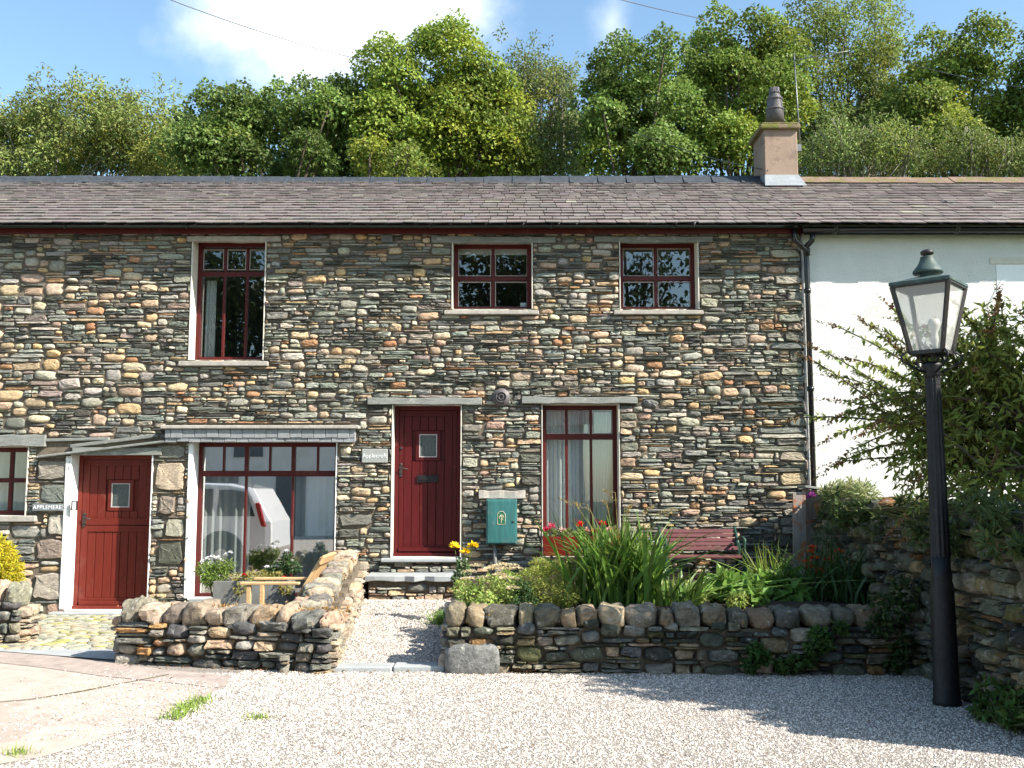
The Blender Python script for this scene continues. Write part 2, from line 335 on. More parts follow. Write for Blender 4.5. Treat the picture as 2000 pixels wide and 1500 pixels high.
# ------------------------------------------------------------------ stone laying
STONE_K = 1.33
PAL_FLAT = [((0.112, 0.122, 0.112), 5), ((0.162, 0.172, 0.155), 5), ((0.232, 0.24, 0.213), 4), ((0.06, 0.062, 0.056), 3.4), ((0.182, 0.157, 0.138), 2.6), ((0.315, 0.295, 0.25), 2.4), ((0.30, 0.225, 0.15), 2.0), ((0.27, 0.16, 0.09), 0.8)]
PAL_COB = [((0.345, 0.262, 0.178), 4.5), ((0.38, 0.265, 0.145), 2.2), ((0.29, 0.215, 0.165), 3.0), ((0.385, 0.33, 0.245), 2.8), ((0.225, 0.22, 0.195), 3.6), ((0.135, 0.14, 0.128), 3.0), ((0.28, 0.15, 0.085), 0.8), ((0.29, 0.28, 0.24), 2.6)]
PAL_DARK = [((0.10, 0.105, 0.10), 5), ((0.15, 0.15, 0.135), 4), ((0.21, 0.19, 0.16), 4), ((0.27, 0.21, 0.15), 2.2), ((0.07, 0.07, 0.072), 3), ((0.29, 0.27, 0.24), 1.6), ((0.25, 0.14, 0.08), 0.7)]
def pick(pal, a=0.16):
    c = rng.choices([p[0] for p in pal], [p[1] for p in pal])[0]; k = 1+rng.uniform(-a, a)
    return tuple(min(.75, max(0, x*k*STONE_K*(1+rng.uniform(-0.05, 0.05)))) for x in (c[0]*1.03, c[1]*.985, c[2]*.925))
def pack(Wd, H, size, res=0.01):
    n = int(Wd/res)+1; h = np.zeros(n); out = []
    for _ in range(60000):
        i = int(h.argmin()); z = h[i]
        if z >= H: break
        a = i
        while a > 0 and abs(h[a-1]-z) < 0.011: a -= 1
        b = i+1
        while b < n and abs(h[b]-z) < 0.011: b += 1
        L = (b-a)*res
        lo = min(h[a-1] if a > 0 else 99, h[b] if b < n else 99)-z
        if L < 0.045:
            if 0.02 < lo < 0.12: out.append((a*res, z, L, lo, 'c'))
            h[a:b] = z+lo if lo < 50 else z+0.05
            continue
        if L < 0.26 and lo < 0.15:        # narrow notch: bring it level with its lower neighbour
            q = 1 if lo < 0.06 or (lo < 0.11 and rng.random() < 0.6) else 2 if lo < 0.11 else rng.choice((1, 2, 3))
            cuts = [a, b] if L < 0.17 or rng.random() < 0.5 else [a, int(a+(b-a)*rng.uniform(.35, .65)), b]
            for c0, c1 in zip(cuts, cuts[1:]):
                zz = z
                for i_ in range(q):
                    hh = lo/q; out.append((c0*res, zz, (c1-c0)*res, hh, 'c' if hh > 0.055 and rng.random() < 0.6 else 'f' if hh < 0.05 else 'b')); zz += hh
            h[a:b] = z+lo
            continue
        w, hh, k = size(a*res, z)
        w = min(w, L)
        if L-w < 0.06: w = L
        if w < hh*0.8: hh = w*rng.uniform(0.5, 1.0); k = 'c'
        m = max(1, int(round(w/res)))
        s0 = a if rng.random() < 0.5 else b-m
        z0 = z
        if abs(lo-hh) < 0.03 and lo > 0.015: hh = lo
        h[s0:s0+m] = z0+hh
        out.append((s0*res, z0, m*res, hh, k))
    return out
def minus(st, holes, gap=0.0):
    x, z, w, h, k = st
    for (a, b, c, d) in holes:      # x0,z0,x1,z1
        if x < c and x+w > a and z < d and z+h > b:
            op = [(x, z, a-x, h), (c, z, x+w-c, h), (x, z, w, b-z), (x, d, w, z+h-d)]
            op = [o for o in op if o[2] > 0.03 and o[3] > 0.015]
            if not op: return None
            x, z, w, h = max(op, key=lambda o: o[2]*o[3])
    return (x, z, w, h, k)
def lay_stone(mb, O, U, V, Nn, x, z, w, h, k, depth, col):
    j = 0.003+min(h, w)*0.03
    w2, h2 = max(w/2-j, 0.008), max(h/2-j*0.9, 0.006); cx, cz = x+w/2, z+h/2
    n = 14 if w > 0.14 else 10
    p = rng.uniform(2.4, 4.4) if k == 'c' else (rng.uniform(4, 7) if k == 'f' else rng.uniform(5, 8))
    e = 2/p; tu, tv = rng.uniform(-0.5, 0.5)*depth, rng.uniform(-0.45, 0.25)*depth; rot = rng.uniform(-0.06, 0.06) if k != 'c' else rng.uniform(-0.16, 0.16)*min(1, h/w*1.6)
    if k != 'c': rot *= min(1, h/w*2)
    nz = [1+rng.uniform(-0.17, 0.05) for _ in range(n)]
    cr, sr = math.cos(rot), math.sin(rot)
    ring = []
    for i in range(n):
        a = 2*math.pi*(i+0.5)/n; ca, sa = math.cos(a), math.sin(a)
        u_ = math.copysign(abs(ca)**e, ca)*nz[i]; v_ = math.copysign(abs(sa)**e, sa)*nz[(i*5+3) % n]
        ring.append((u_, v_))
    def pt(u_, v_, d):
        a, b = u_*w2, v_*h2; a, b = a*cr-b*sr, a*sr+b*cr
        return O+U*(cx+a)+V*(cz+b)+Nn*d
    jz = depth*(0.22 if k != 'c' else 0.13)
    if k == 'c': prof = [(1.0, -0.5), (1.0, 0.25), (0.86, 0.66), (0.55, 0.93)]; top = 1.03
    else: prof = [(1.0, -0.5), (1.0, 0.52), (0.93, 0.84), (0.6, 0.95)]; top = 0.96
    big = w > .17 and h > .10; c0, c1_ = (rng.uniform(-.25, .25), rng.uniform(-.2, .2)) if big else (rng.uniform(-.15, .15), 0)
    if big and k == 'c': prof = prof[:-1]+[(.72, .88), (.38, 1.0)]; jz *= 1.1
    elif big: prof = [(1.0, -.5), (1.0, .5), (.955, .84), (.72, .92), (.4, .91)]; top = .92; jz = depth*.17
    vs = []
    for sc_, d in prof:
        for u_, v_ in ring:
            if sc_ < .8: u_, v_ = u_+c0*(1-sc_)/sc_*.9, v_+c1_*(1-sc_)/sc_*.9
            jj = rng.uniform(-jz, jz) if d > 0 else 0
            vs.append(pt(u_*sc_, v_*sc_, depth*d+(tu*u_*sc_+tv*v_*sc_ if d > 0 else 0)+jj))
    vs.append(pt(c0, c1_, depth*top+rng.uniform(-jz, jz)))
    m = len(prof); fs = [(i*n+q, i*n+(q+1) % n, (i+1)*n+(q+1) % n, (i+1)*n+q) for i in range(m-1) for q in range(n)]
    c = len(vs)-1; fs += [((m-1)*n+q, (m-1)*n+(q+1) % n, c) for q in range(n)]
    mb.add(vs, fs, col, rng.random() < (0.6 if k == 'c' else 0.15))
def size_house(x, z):
    r = rng.random(); left = x < 3.1 or (x < 4.4 and z < 3.2); big = 1.32 if left else .92
    pc = 0.42 if left else 0.27
    if r < pc: h = (0.055+0.085*rng.random()**1.4)*big; return h*rng.uniform(1.25, 2.7), h, 'c'
    if r < pc+0.46: h = (0.017+0.03*rng.random()**1.3)*big; return rng.uniform(0.13, 0.52), h, 'f'
    h = rng.uniform(0.045, 0.09)*big; return h*rng.uniform(1.7, 4.6), h, 'b'
def size_garden(x, z):
    r = rng.random()
    if r < 0.34: h = rng.uniform(0.075, 0.15); return h*rng.uniform(1.4, 2.4), h, 'c'
    if r < 0.74: h = rng.uniform(0.022, 0.05); return rng.uniform(0.16, 0.45), h, 'f'
    h = rng.uniform(0.055, 0.10); return h*rng.uniform(1.8, 3.2), h, 'b'
def size_boundary(x, z):
    r = rng.random()
    if r < 0.45: h = rng.uniform(0.09, 0.2); return h*rng.uniform(1.2, 2.2), h, 'c'
    if r < 0.7: h = rng.uniform(0.03, 0.06); return rng.uniform(0.18, 0.5), h, 'f'
    h = rng.uniform(0.07, 0.13); return h*rng.uniform(1.8, 3.2), h, 'b'
def lay_wall(mb, O, U, V, Nn, Wd, H, size, holes=(), depth=(0.03, 0.065), pal=None, zmin=None):
    O, U, V, Nn = map(Vector, (O, U, V, Nn))
    for st in pack(Wd, H, size):
        st = minus(st, holes)
        if st is None: continue
        x, z, w, h, k = st
        if x+w > Wd+0.03: w = Wd+0.02-x
        if w < 0.03: continue
        if zmin and z > zmin(x+w/2): continue
        if z+h > H+0.09: continue
        pl = pal or (PAL_COB if k == 'c' else PAL_FLAT)
        lay_stone(mb, O, U, V, Nn, x, z, w, h, k, rng.uniform(*depth)*(1.15 if k == 'c' else 1), pick(pl))

# ================================================================== ground
def sheet(name, pts, mat, kind='structure', thick=0):
    mb = MB(); n = len(pts)
    mb.add(pts, [tuple(range(n))], None, False)
    o = mb.build(name, M[mat]); o['kind'] = kind; return o
sheet('ground', [(-300, -120, -0.03), (300, -120, -0.03), (300, 500, -0.03), (-300, 500, -0.03)], 'field')
sheet('gravel_yard', [(-16, -24, 0), (3.9, -24, 0), (3.9, 0.02, 0), (-16, 0.02, 0)], 'gravelbase')
def gz(px, py, dz): p = G(px, py, 0); return (p.x, p.y, dz)
DRIVE = [gz(-700, 1290, .004), gz(0, 1288, .004), gz(150, 1296, .004), gz(300, 1318, .004), gz(440, 1338, .004), gz(400, 1362, .004), gz(335, 1392, .004), gz(255, 1428, .004),
         gz(165, 1455, .004), gz(80, 1480, .004), gz(-40, 1500, .004), gz(-900, 1560, .004)]
sheet('concrete_drive', DRIVE, 'drive')
sheet('drive_edge', [gz(-300, 1272, .008), gz(0, 1266, .008), gz(110, 1283, .008), gz(225, 1297, .008), gz(330, 1310, .008), gz(452, 1322, .008), gz(436, 1346, .008), gz(330, 1335, .008), gz(200, 1322, .008), gz(90, 1306, .008), gz(0, 1296, .008), gz(-300, 1290, .008)], 'drive_edge')
jp = [(-60, 1378), (60, 1368), (160, 1352), (230, 1338), (300, 1325), (330, 1319)]; top_ = []; bot_ = []
for px, py in jp:
    w_ = rng.uniform(.7, 1.9); top_.append(gz(px, py-w_*.5, .0105)); bot_.append(gz(px, py+w_*.5, .0105))
M['jointmoss'] = material('mossy joint', (.13, .105, .06), 1.0, nscale=9, namt=.5, bump=.8, bscale=60, spots=[((.16, .15, .03), 4, .52, .8)])
sheet('drive_joint', bot_+top_[::-1], 'jointmoss')
# slate slabs in front of the cobbled apron
mb = MB()
a, b, c, d = [G(*q) for q in ((-60, 1262), (62, 1252), (228, 1272), (232, 1292))]
e_ = G(110, 1283); f_ = G(-60, 1270)
mb.add([(p.x, p.y, .014) for p in (f_, e_, d, c, b, a)], [(0, 1, 2, 3, 4, 5)]); o = mb.build('slate_paving', M['slab'], kind='structure')
# cobbled apron by the far door
mb = MB(); x0, x1, y0, y1 = -6.6, -3.75, -2.9, -0.25
mb.box(-6.8, -3.6, -3.0, 0.0, -0.2, 0.006, (0.24, 0.22, 0.15))
y = y0
while y < y1:
    x = x0+rng.uniform(0, .1); hgt = rng.uniform(.06, .11)
    while x < x1:
        w = rng.uniform(.1, .24); cc = pick([((.24, .235, .195), 3), ((.19, .195, .165), 3), ((.27, .24, .17), 2), ((.2, .2, .08), 1)])
        mb.blob((x+w/2, y+hgt/2, .004), (w/2*.96, hgt/2*.94, .028), 3.2, 10, 4, .08, cc); x += w
    y += hgt
M['cobble'] = material('cobble', attr=True, rough=.9, nscale=18, namt=.3, bump=.5, bscale=50, spots=[((.22, .23, .06), 5, .6, .6)])
mb.build('cobbled_apron', M['cobble'], kind='structure')
# gravel path rising to the door
PATH_Z0, PATH_Z1 = 0.02, 0.25
def path_z(Y): return PATH_Z0+(PATH_Z1-PATH_Z0)*min(1, max(0, (Y+3.9)/3.1))
sheet('gravel_path', [(-1.75, -3.9, PATH_Z0), (-0.5, -3.9, PATH_Z0), (-0.45, -0.8, PATH_Z1), (-0.45, 0.02, PATH_Z1), (-1.95, 0.02, PATH_Z1), (-1.95, -0.8, PATH_Z1)], 'gravelbase')
# stone kerb at the mouth of the path
mb = MB()
k0, k1, k2 = G(655, 1312), G(768, 1310), G(866, 1308)
mb.box(k0.x-.05, k1.x-.006, k0.y-.02, k0.y+.20, -.05, .045); mb.box(k1.x+.006, k2.x+.02, k0.y-.01, k0.y+.20, -.05, .05)
o = mb.build('path_kerb', M['slab'], bevel=.012, seg=2); o['kind'] = 'structure'

# ================================================================== stone cottage
YR = 0.20     # recess of frames
COTT = thing('stone_cottage', 'long cottage of coloured rubble stone with dark red doors and windows and a slate roof', 'cottage', (-1.5, 0, 0))
WIN = {'ul': (384, 473, 524, 707), 'um': (886, 477, 1038, 609), 'ur': (1208, 475, 1357, 609), 'big': (384, 864, 660, 1168), 'lr': (1059, 792, 1206, 1088), 'll': (-95, 874, 68, 1006)}
DOOR = {'l': (149, 889, 304, 1189), 'r': (770, 793, 901, 1086)}
HOLE = {k: rect(*v, YR) for k, v in {**WIN, **{'d'+k: v for k, v in DOOR.items()}}.items()}
ZE = P(1000, 437, -0.34).z; ZR = P(1000, 354, 2.6).z; ZTOP = P(1000, 452, 0).z
XW = P(1568, 700, 0).x          # right-hand corner of the stone wall
XL = -9.5
# back face of joints, with holes
def wall_with_holes(mb, x0, x1, z0, z1, Y, holes, col=None):
    xs = sorted({x0, x1, *[min(max(q, x0), x1) for h in holes for q in (h[0], h[2])]}); zs = sorted({z0, z1, *[min(max(q, z0), z1) for h in holes for q in (h[1], h[3])]})
    for i in range(len(xs)-1):
        for j in range(len(zs)-1):
            cx, cz = (xs[i]+xs[i+1])/2, (zs[j]+zs[j+1])/2
            if any(h[0] < cx < h[2] and h[1] < cz < h[3] for h in holes): continue
            mb.add([(xs[i], Y, zs[j]), (xs[i+1], Y, zs[j]), (xs[i+1], Y, zs[j+1]), (xs[i], Y, zs[j+1])], [(0, 1, 2, 3)], col, False)
HL = list(HOLE.values())
mb = MB(); wall_with_holes(mb, XL, XW-.01, -.1, ZTOP+.1, 0.0, HL); mb.build('joints', M['mortar'], COTT)
mb = MB(); wall_with_holes(mb, XL, XW, -.1, ZTOP+.1, 0.33, HL)
mb.box(XL, XW, 2.4, 2.45, -.1, 5.2); mb.box(XL-.05, XL, .0, 2.45, -.1, 5.2); mb.box(XW+.02, XW+.07, .1, 2.45, -.1, 5.2)
mb.box(XL, XW, .34, 2.4, -.15, -.1); zf = P(0, 760, 0).z; mb.box(XL, XW, .34, 2.4, zf, zf+.1)
for xx in (P(345, 700, 0).x, P(720, 700, 0).x, P(1130, 600, 0).x): mb.box(xx, xx+.08, .34, 2.4, 0, 5)
mb.build('inner_wall', M['room'], COTT)
def facade(px0, py0, px1, py1): return rect(px0, py0, px1, py1, 0)
LINT = {   # lintels and slabs set in the wall: rect px, projection, material, tilt
    'rdoor': ((719, 778, 941, 791), .075, 'lintel'), 'lr': ((1019, 776, 1244, 789), .075, 'lintel'),
    'um': ((843, 463, 1085, 475), .045, 'lintel'), 'ur': ((1160, 463, 1391, 474), .045, 'lintel'), 'ul': ((367, 462, 549, 473), .05, 'concrete'),
    'll': ((-110, 850, 92, 872), .07, 'lintel'), 'box': ((935, 958, 1026, 974), .06, 'concrete')}
LR = {k: facade(*v[0]) for k, v in LINT.items()}
CAN = facade(326, 828, 700, 864)
LDL = facade(74, 856, 322, 888)
SIGN2 = facade(708, 877, 758, 904)
HB = [(h[0]-.012, h[1], h[2]+.012, h[3]) for h in HL]+[(a-.006, b-.006, c+.006, d+.006) for a, b, c, d in list(LR.values())+[CAN, LDL, SIGN2]]
SILL = {'ul': (352, 707, 526, 716), 'um': (868, 608, 1052, 616), 'ur': (1198, 608, 1372, 616), 'll': (-110, 1007, 74, 1019), 'big': (372, 1168, 668, 1178), 'lr': (1040, 1088, 1222, 1098)}
HB += [facade(*v) for v in SILL.values()]
JAMB = []
def jambs(key, side, zlo, zhi, wr=(.14, .34), hr=(.04, .15), p_=.5):
    h = HOLE[key]; z = zlo
    while z < zhi-.06:
        hh = min(rng.uniform(*hr), zhi-z); w = rng.uniform(*wr)
        if rng.random() < p_: JAMB.append((h[0]-.014-w, z, h[0]-.014, z+hh) if side < 0 else (h[2]+.014, z, h[2]+.014+w, z+hh))
        z += hh
for k in ('ul', 'um', 'ur', 'dr', 'lr'):
    for sd in (-1, 1):
        if (k, sd) in (('um', 1), ('dr', -1)): continue
        jambs(k, sd, HOLE[k][1]+.02, HOLE[k][3]-.05)
for q in ((74, 897, 133, 938), (78, 945, 133, 982), (94, 1002, 133, 1046), (70, 1052, 133, 1094), (66, 1118, 134, 1172), (305, 868, 362, 897), (303, 901, 362, 960), (308, 966, 345, 1006), (322, 1012, 362, 1050), (306, 1056, 360, 1106), (662, 1003, 730, 1028), (662, 1032, 702, 1052), (662, 990, 690, 1000)): JAMB.append(facade(*q))
z = .3
while z < ZTOP-.1:
    hh = rng.uniform(.05, .17); w = rng.uniform(.22, .6)*(1.2 if hh < .1 else .8)
    if rng.random() < .7: JAMB.append((XW-w, z, XW-.005, min(z+hh, ZTOP-.02)))
    z += hh
HB += [(a-.003, b-.003, c+.003, d+.003) for a, b, c, d in JAMB]
mb = MB()
for i_, (a, b, c, d) in enumerate(JAMB):
    pl = [((.13, .135, .12), 4), ((.18, .18, .155), 4), ((.25, .24, .20), 3), ((.32, .24, .16), 2), ((.22, .18, .145), 2), ((.08, .08, .07), 3)]
    lay_stone(mb, Vector((0, 0, 0)), Vector((1, 0, 0)), Vector((0, 0, 1)), Vector((0, -1, 0)), a, b, c-a, d-b, 'b', rng.uniform(.03, .055), pick(pl) if abs(a-facade(303, 901, 362, 960)[0]) > .005 or abs(d-facade(303, 901, 362, 960)[3]) > .005 else (.42, .33, .24))
lay_wall(mb, (XL, 0, -.05), (1, 0, 0), (0, 0, 1), (0, -1, 0), XW-XL, ZTOP+.04, size_house, [(a-XL, b+.05, c-XL, d+.05) for a, b, c, d in HB], depth=(.018, .044))
mb.build('stone_wall', M['stone'], COTT)
# quoin returns at the right corner
mb = MB(); 
for st in pack(.3, ZTOP, lambda x, z: (.3, rng.uniform(.06, .2), 'b')):
    lay_stone(mb, Vector((XW-.01, -.02, 0)), Vector((0, 1, 0)), Vector((0, 0, 1)), Vector((1, 0, 0)), st[0], st[1], st[2], st[3], 'b', .03, pick(PAL_FLAT))
mb.build('quoin_stones', M['stone'], COTT)
# reveals
def reveal(h, mat, name='window_reveal', y0=-.035, top=True):
    mb = MB(); x0, z0, x1, z1 = h; t = .012
    mb.box(x0-t, x0, y0, .33, z0, z1); mb.box(x1, x1+t, y0, .33, z0, z1)
    if top: mb.box(x0-t, x1+t, y0+.02, .33, z1, z1+t)
    mb.box(x0-t, x1+t, -.005, .33, z0-t, z0)
    return mb.build(name, M[mat], COTT)
for k, h in HOLE.items():
    reveal(h, {'ul': 'plaster', 'big': 'whitewash', 'dl': 'whitewash', 'll': 'plaster'}.get(k, 'plaster'), 'door_reveal' if k[0] == 'd' else 'window_reveal')
# white painted strip beside the far door and the big window
for k, w in (('dl', .075), ('big', .06)):
    h = HOLE[k]; mb = MB(); mb.box(h[0]-w, h[0]-.0125, -.045, -.004, h[1]+.02, h[3]-.02); mb.build('white_jamb', M['whitewash'], COTT, bevel=.006)
for k, (px, pr, mt) in LINT.items():
    a, b, c, d = LR[k]; mb = MB(); n = 9
    ts = [rng.uniform(-.008, .008) for _ in range(n+1)]; bs = [rng.uniform(-.006, .006) for _ in range(n+1)]; ds = [rng.uniform(-.012, .006) for _ in range(n+1)]
    vs = []; 
    for i in range(n+1):
        x = a+(c-a)*i/n
        vs += [(x, -pr+ds[i], b+bs[i]), (x, -pr+ds[i]+.006, d+ts[i]), (x, .05, d+ts[i]), (x, .05, b+bs[i])]
    fs = [(i*4+q, (i+1)*4+q, (i+1)*4+(q+1) % 4, i*4+(q+1) % 4) for i in range(n) for q in range(4)]+[(0, 1, 2, 3), (n*4+3, n*4+2, n*4+1, n*4)]
    mb.add(vs, fs, None, False); mb.build('lintel', M[mt], COTT, bevel=.006)
# sloping slate drip over the far door
mb = MB()
A_, B_ = P(76, 892, -.10), P(322, 862, -.10)
mb.beam(A_+Vector((0, .06, 0)), B_+Vector((0, .06, 0)), .16, .03); C_, D_ = P(150, 884, -.02), P(322, 872, -.02)
mb.beam(P(140, 872, 0), P(300, 852, 0), .10, .045); mb.beam(P(92, 860, 0), P(215, 857, 0), .09, .04)
mb.obox(P(140, 889, -.06)+Vector((0, 0, 0)), (HOLE['dl'][2]-HOLE['dl'][0]+.12, 0, 0), (0, .12, 0), (0, 0, .10))
mb.build('drip_slate', M['lintel'], COTT, bevel=.006)
# sills
for k, v in SILL.items():
    a, b, c, d = facade(*v); mb = MB(); mb.box(a, c, -.085, .2, b, d); mb.build('sill', M['concrete' if k != 'big' else 'slab'], COTT, bevel=.008)
# slate hung box lintel over the big window
mb = MB(); a, b, c, d = CAN; zt = P(0, 838, -.1).z
mb.cur = (.30, .32, .33)
mb.box(a+.03, c-.03, -.10, -.004, b+.02, zt-.002)
n = 16
for row, (z0, z1, off, y) in enumerate(((b, b+(zt-b)*.55, 0, -.128), (b+(zt-b)*.32, zt-.004, .5, -.142))):
    for i in range(-1, n+1):
        w = (c-a-.04)/n; x0 = max(a+.02, a+.02+(i+off)*w); x1 = min(c-.02, a+.02+(i+1+off)*w)
        if x1-x0 < .02: continue
        q = rng.uniform(-.004, .004); g = rng.uniform(.9, 1.1)
        mb.box(x0+.003, x1-.003, y+q, y+.02+q, z0+rng.uniform(-.006, .006), z1, tuple(u*g for u in (.235, .245, .25)))
M['hung'] = material('hung slate', attr=True, rough=.7, nscale=14, namt=.18, bump=.2)
cn = mb.build('slate_canopy', M['hung'], COTT, bevel=.003)
mb = MB(); mb.box(a-.03, c+.03, -.18, .0, zt, zt+.045); mb.build('canopy_slab', M['concrete'], cn, bevel=.008)

# ------------------------------------------------------------------ windows
def window(name, key, vbars, hbars, fw=.05, sub=(), bar=.032, glassm='glass', label=None, sash=None):
    """vbars/hbars: photo x / y of the main bars; sub: (x0|None, y0, y1) thin glazing bars"""
    x0, z0, x1, z1 = HOLE[key]; mb = MB(); y = YR
    mb.box(x0, x0+fw, y, y+.07, z0, z1); mb.box(x1-fw, x1, y, y+.07, z0, z1)
    mb.box(x0+fw, x1-fw, y, y+.07, z1-fw*1.1, z1); mb.box(x0+fw, x1-fw, y-.012, y+.07, z0, z0+fw*1.1)
    ym = (WIN[key][1]+WIN[key][3])/2
    for hy, w in hbars:
        zc = P(1000, hy, y).z; mb.box(x0+fw, x1-fw, y+.004, y+.06, zc-w/2, zc+w/2)
    for vx, w, ya, yb in vbars:
        xc = P(vx, ym, y).x; za = P(1000, yb, y).z; zb = P(1000, ya, y).z
        mb.box(xc-w/2, xc+w/2, y+.008, y+.055, za, zb)
    wo_ = mb.build('window', M['redpaint'], COTT, bevel=.005, label=label)
    g = MB(); g.add([(x0+fw*.5, y+.035, z0+fw*.5), (x1-fw*.5, y+.035, z0+fw*.5), (x1-fw*.5, y+.035, z1-fw*.5), (x0+fw*.5, y+.035, z1-fw*.5)], [(0, 1, 2, 3)])
    g.build('pane', M[glassm], wo_)
    return wo_
def beads(wo_, key, panes):
    """pale glazing beads round panes given in photo pixels"""
    mb = MB(); y = YR; ym = (WIN[key][1]+WIN[key][3])/2
    for (a, b, c, d) in panes:
        x0, x1 = P(a, ym, y).x, P(c, ym, y).x; z0, z1 = P(1000, d, y).z, P(1000, b, y).z; t = .009
        for q in ((x0, x0+t, z0, z1), (x1-t, x1, z0, z1), (x0+t, x1-t, z0, z0+t), (x0+t, x1-t, z1-t, z1)): mb.box(q[0], q[1], y+.012, y+.03, q[2], q[3])
    mb.build('glazing_bead', M['beads'], wo_)
M['beads'] = material('glazing bead', (.33, .27, .25), .6)
w = window('window', 'ul', [(437, .035, 484, 700), (481, .035, 484, 700)], [(535, .06)], fw=.06); beads(w, 'ul', [(394, 487, 434, 527), (441, 487, 478, 527), (485, 487, 517, 527)])
w = window('window', 'um', [(963, .034, 484, 600)], [(544, .05)], fw=.06); beads(w, 'um', [(895, 486, 959, 539), (967, 486, 1030, 539), (895, 550, 959, 600), (967, 550, 1030, 600)])
w = window('window', 'ur', [(1281, .034, 484, 600)], [(544, .05)], fw=.06); beads(w, 'ur', [(1217, 485, 1277, 539), (1285, 485, 1349, 539), (1217, 550, 1277, 600), (1285, 550, 1349, 600)])
w = window('window', 'big', [(478, .055, 870, 922), (570, .055, 870, 922), (433, .03, 870, 922), (524, .03, 870, 922), (618, .03, 870, 922), (478, .032, 922, 1165), (570, .032, 922, 1165)], [(925, .075)], fw=.055, glassm='bigglass')
w = window('window', 'lr', [(1107, .036, 800, 1082), (1155, .036, 800, 1082)], [(853, .075)], fw=.055); beads(w, 'lr', [(1066, 803, 1104, 847), (1111, 803, 1151, 847), (1159, 803, 1197, 847)])
w = window('window', 'll', [(20, .05, 880, 1000), (-40, .05, 880, 1000)], [(938, .06)], fw=.055)
# net curtains
def curtain(label, x0, x1, z0, z1, y, waves=7, amp=.02, gather=None):
    nx, nz_ = 60, 14; vs = []; ph = rng.uniform(0, 6)
    for j in range(nz_+1):
        t = j/nz_; z = z1+(z0-z1)*t
        for i in range(nx+1):
            s = i/nx
            if gather: a, b = gather(t); x = x0+(x1-x0)*(a+(b-a)*s)
            else: x = x0+(x1-x0)*s
            vs.append((x, y+amp*math.sin(waves*6.28*s+ph+.5*math.sin(3*t))+.4*amp*math.sin(waves*13*s+ph*2), z))
    fs = [(j*(nx+1)+i, j*(nx+1)+i+1, (j+1)*(nx+1)+i+1, (j+1)*(nx+1)+i) for j in range(nz_) for i in range(nx)]
    mb = MB(); mb.add(vs, fs, None, True); o = mb.build('net_curtain', M['net']); return tag(o, label, 'curtain')
h = HOLE['lr']; wd = h[2]-h[0]
curtain('sheer white curtain hanging straight at the left of the tall narrow window', h[0]+.04, h[0]+wd*.40, h[1]+.05, h[3]-.04, .33, 6)
curtain('sheer white curtain filling the middle of the tall narrow window', h[0]+wd*.36, h[0]+wd*.70, h[1]+.05, h[3]-.04, .36, 5)
curtain('sheer white curtain drawn back to one side at the right of the tall narrow window', h[0]+wd*.62, h[2]-.03, h[1]+.05, h[3]-.04, .33, 7, gather=lambda t: (0+.0*t, 1-.42*min(1, t*1.0)**1.3))
h = HOLE['big']; wd = h[2]-h[0]
curtain('white net curtain in folds behind the left pane of the wide window', h[0]+.05, h[0]+wd*.36, h[1]+.05, P(0, 930, .3).z, .36, 6)
curtain('white net curtain behind the right pane of the wide window', h[0]+wd*.68, h[2]-.04, h[1]+.05, P(0, 930, .3).z, .36, 6)
h = HOLE['ul']; curtain('narrow white curtain at the left edge of the tall upstairs window', h[0]+.06, h[0]+.2, h[1]+.06, P(0, 545, .3).z, .40, 3, .015)
h = HOLE['ll']; curtain('white net curtain behind the small window left of the stable door', h[0]+.05, h[2]-.05, h[1]+.05, h[3]-.05, .36, 12)
h = HOLE['um']; mb = MB(); mb.box(h[0]+.04, h[2]-.04, .32, .34, P(0, 497, .3).z, h[3]); tag(mb.build('roller_blind', M['net']), 'rolled up cream blind at the top of the middle upstairs window', 'blind')
mb = MB(); p = P(1022, 598, .30); mb.box(p.x-.04, p.x+.04, .29, .31, p.z-.045, p.z+.045); tag(mb.build('card', M['white'], bevel=.002), 'small white card in the corner of the middle upstairs window', 'card')

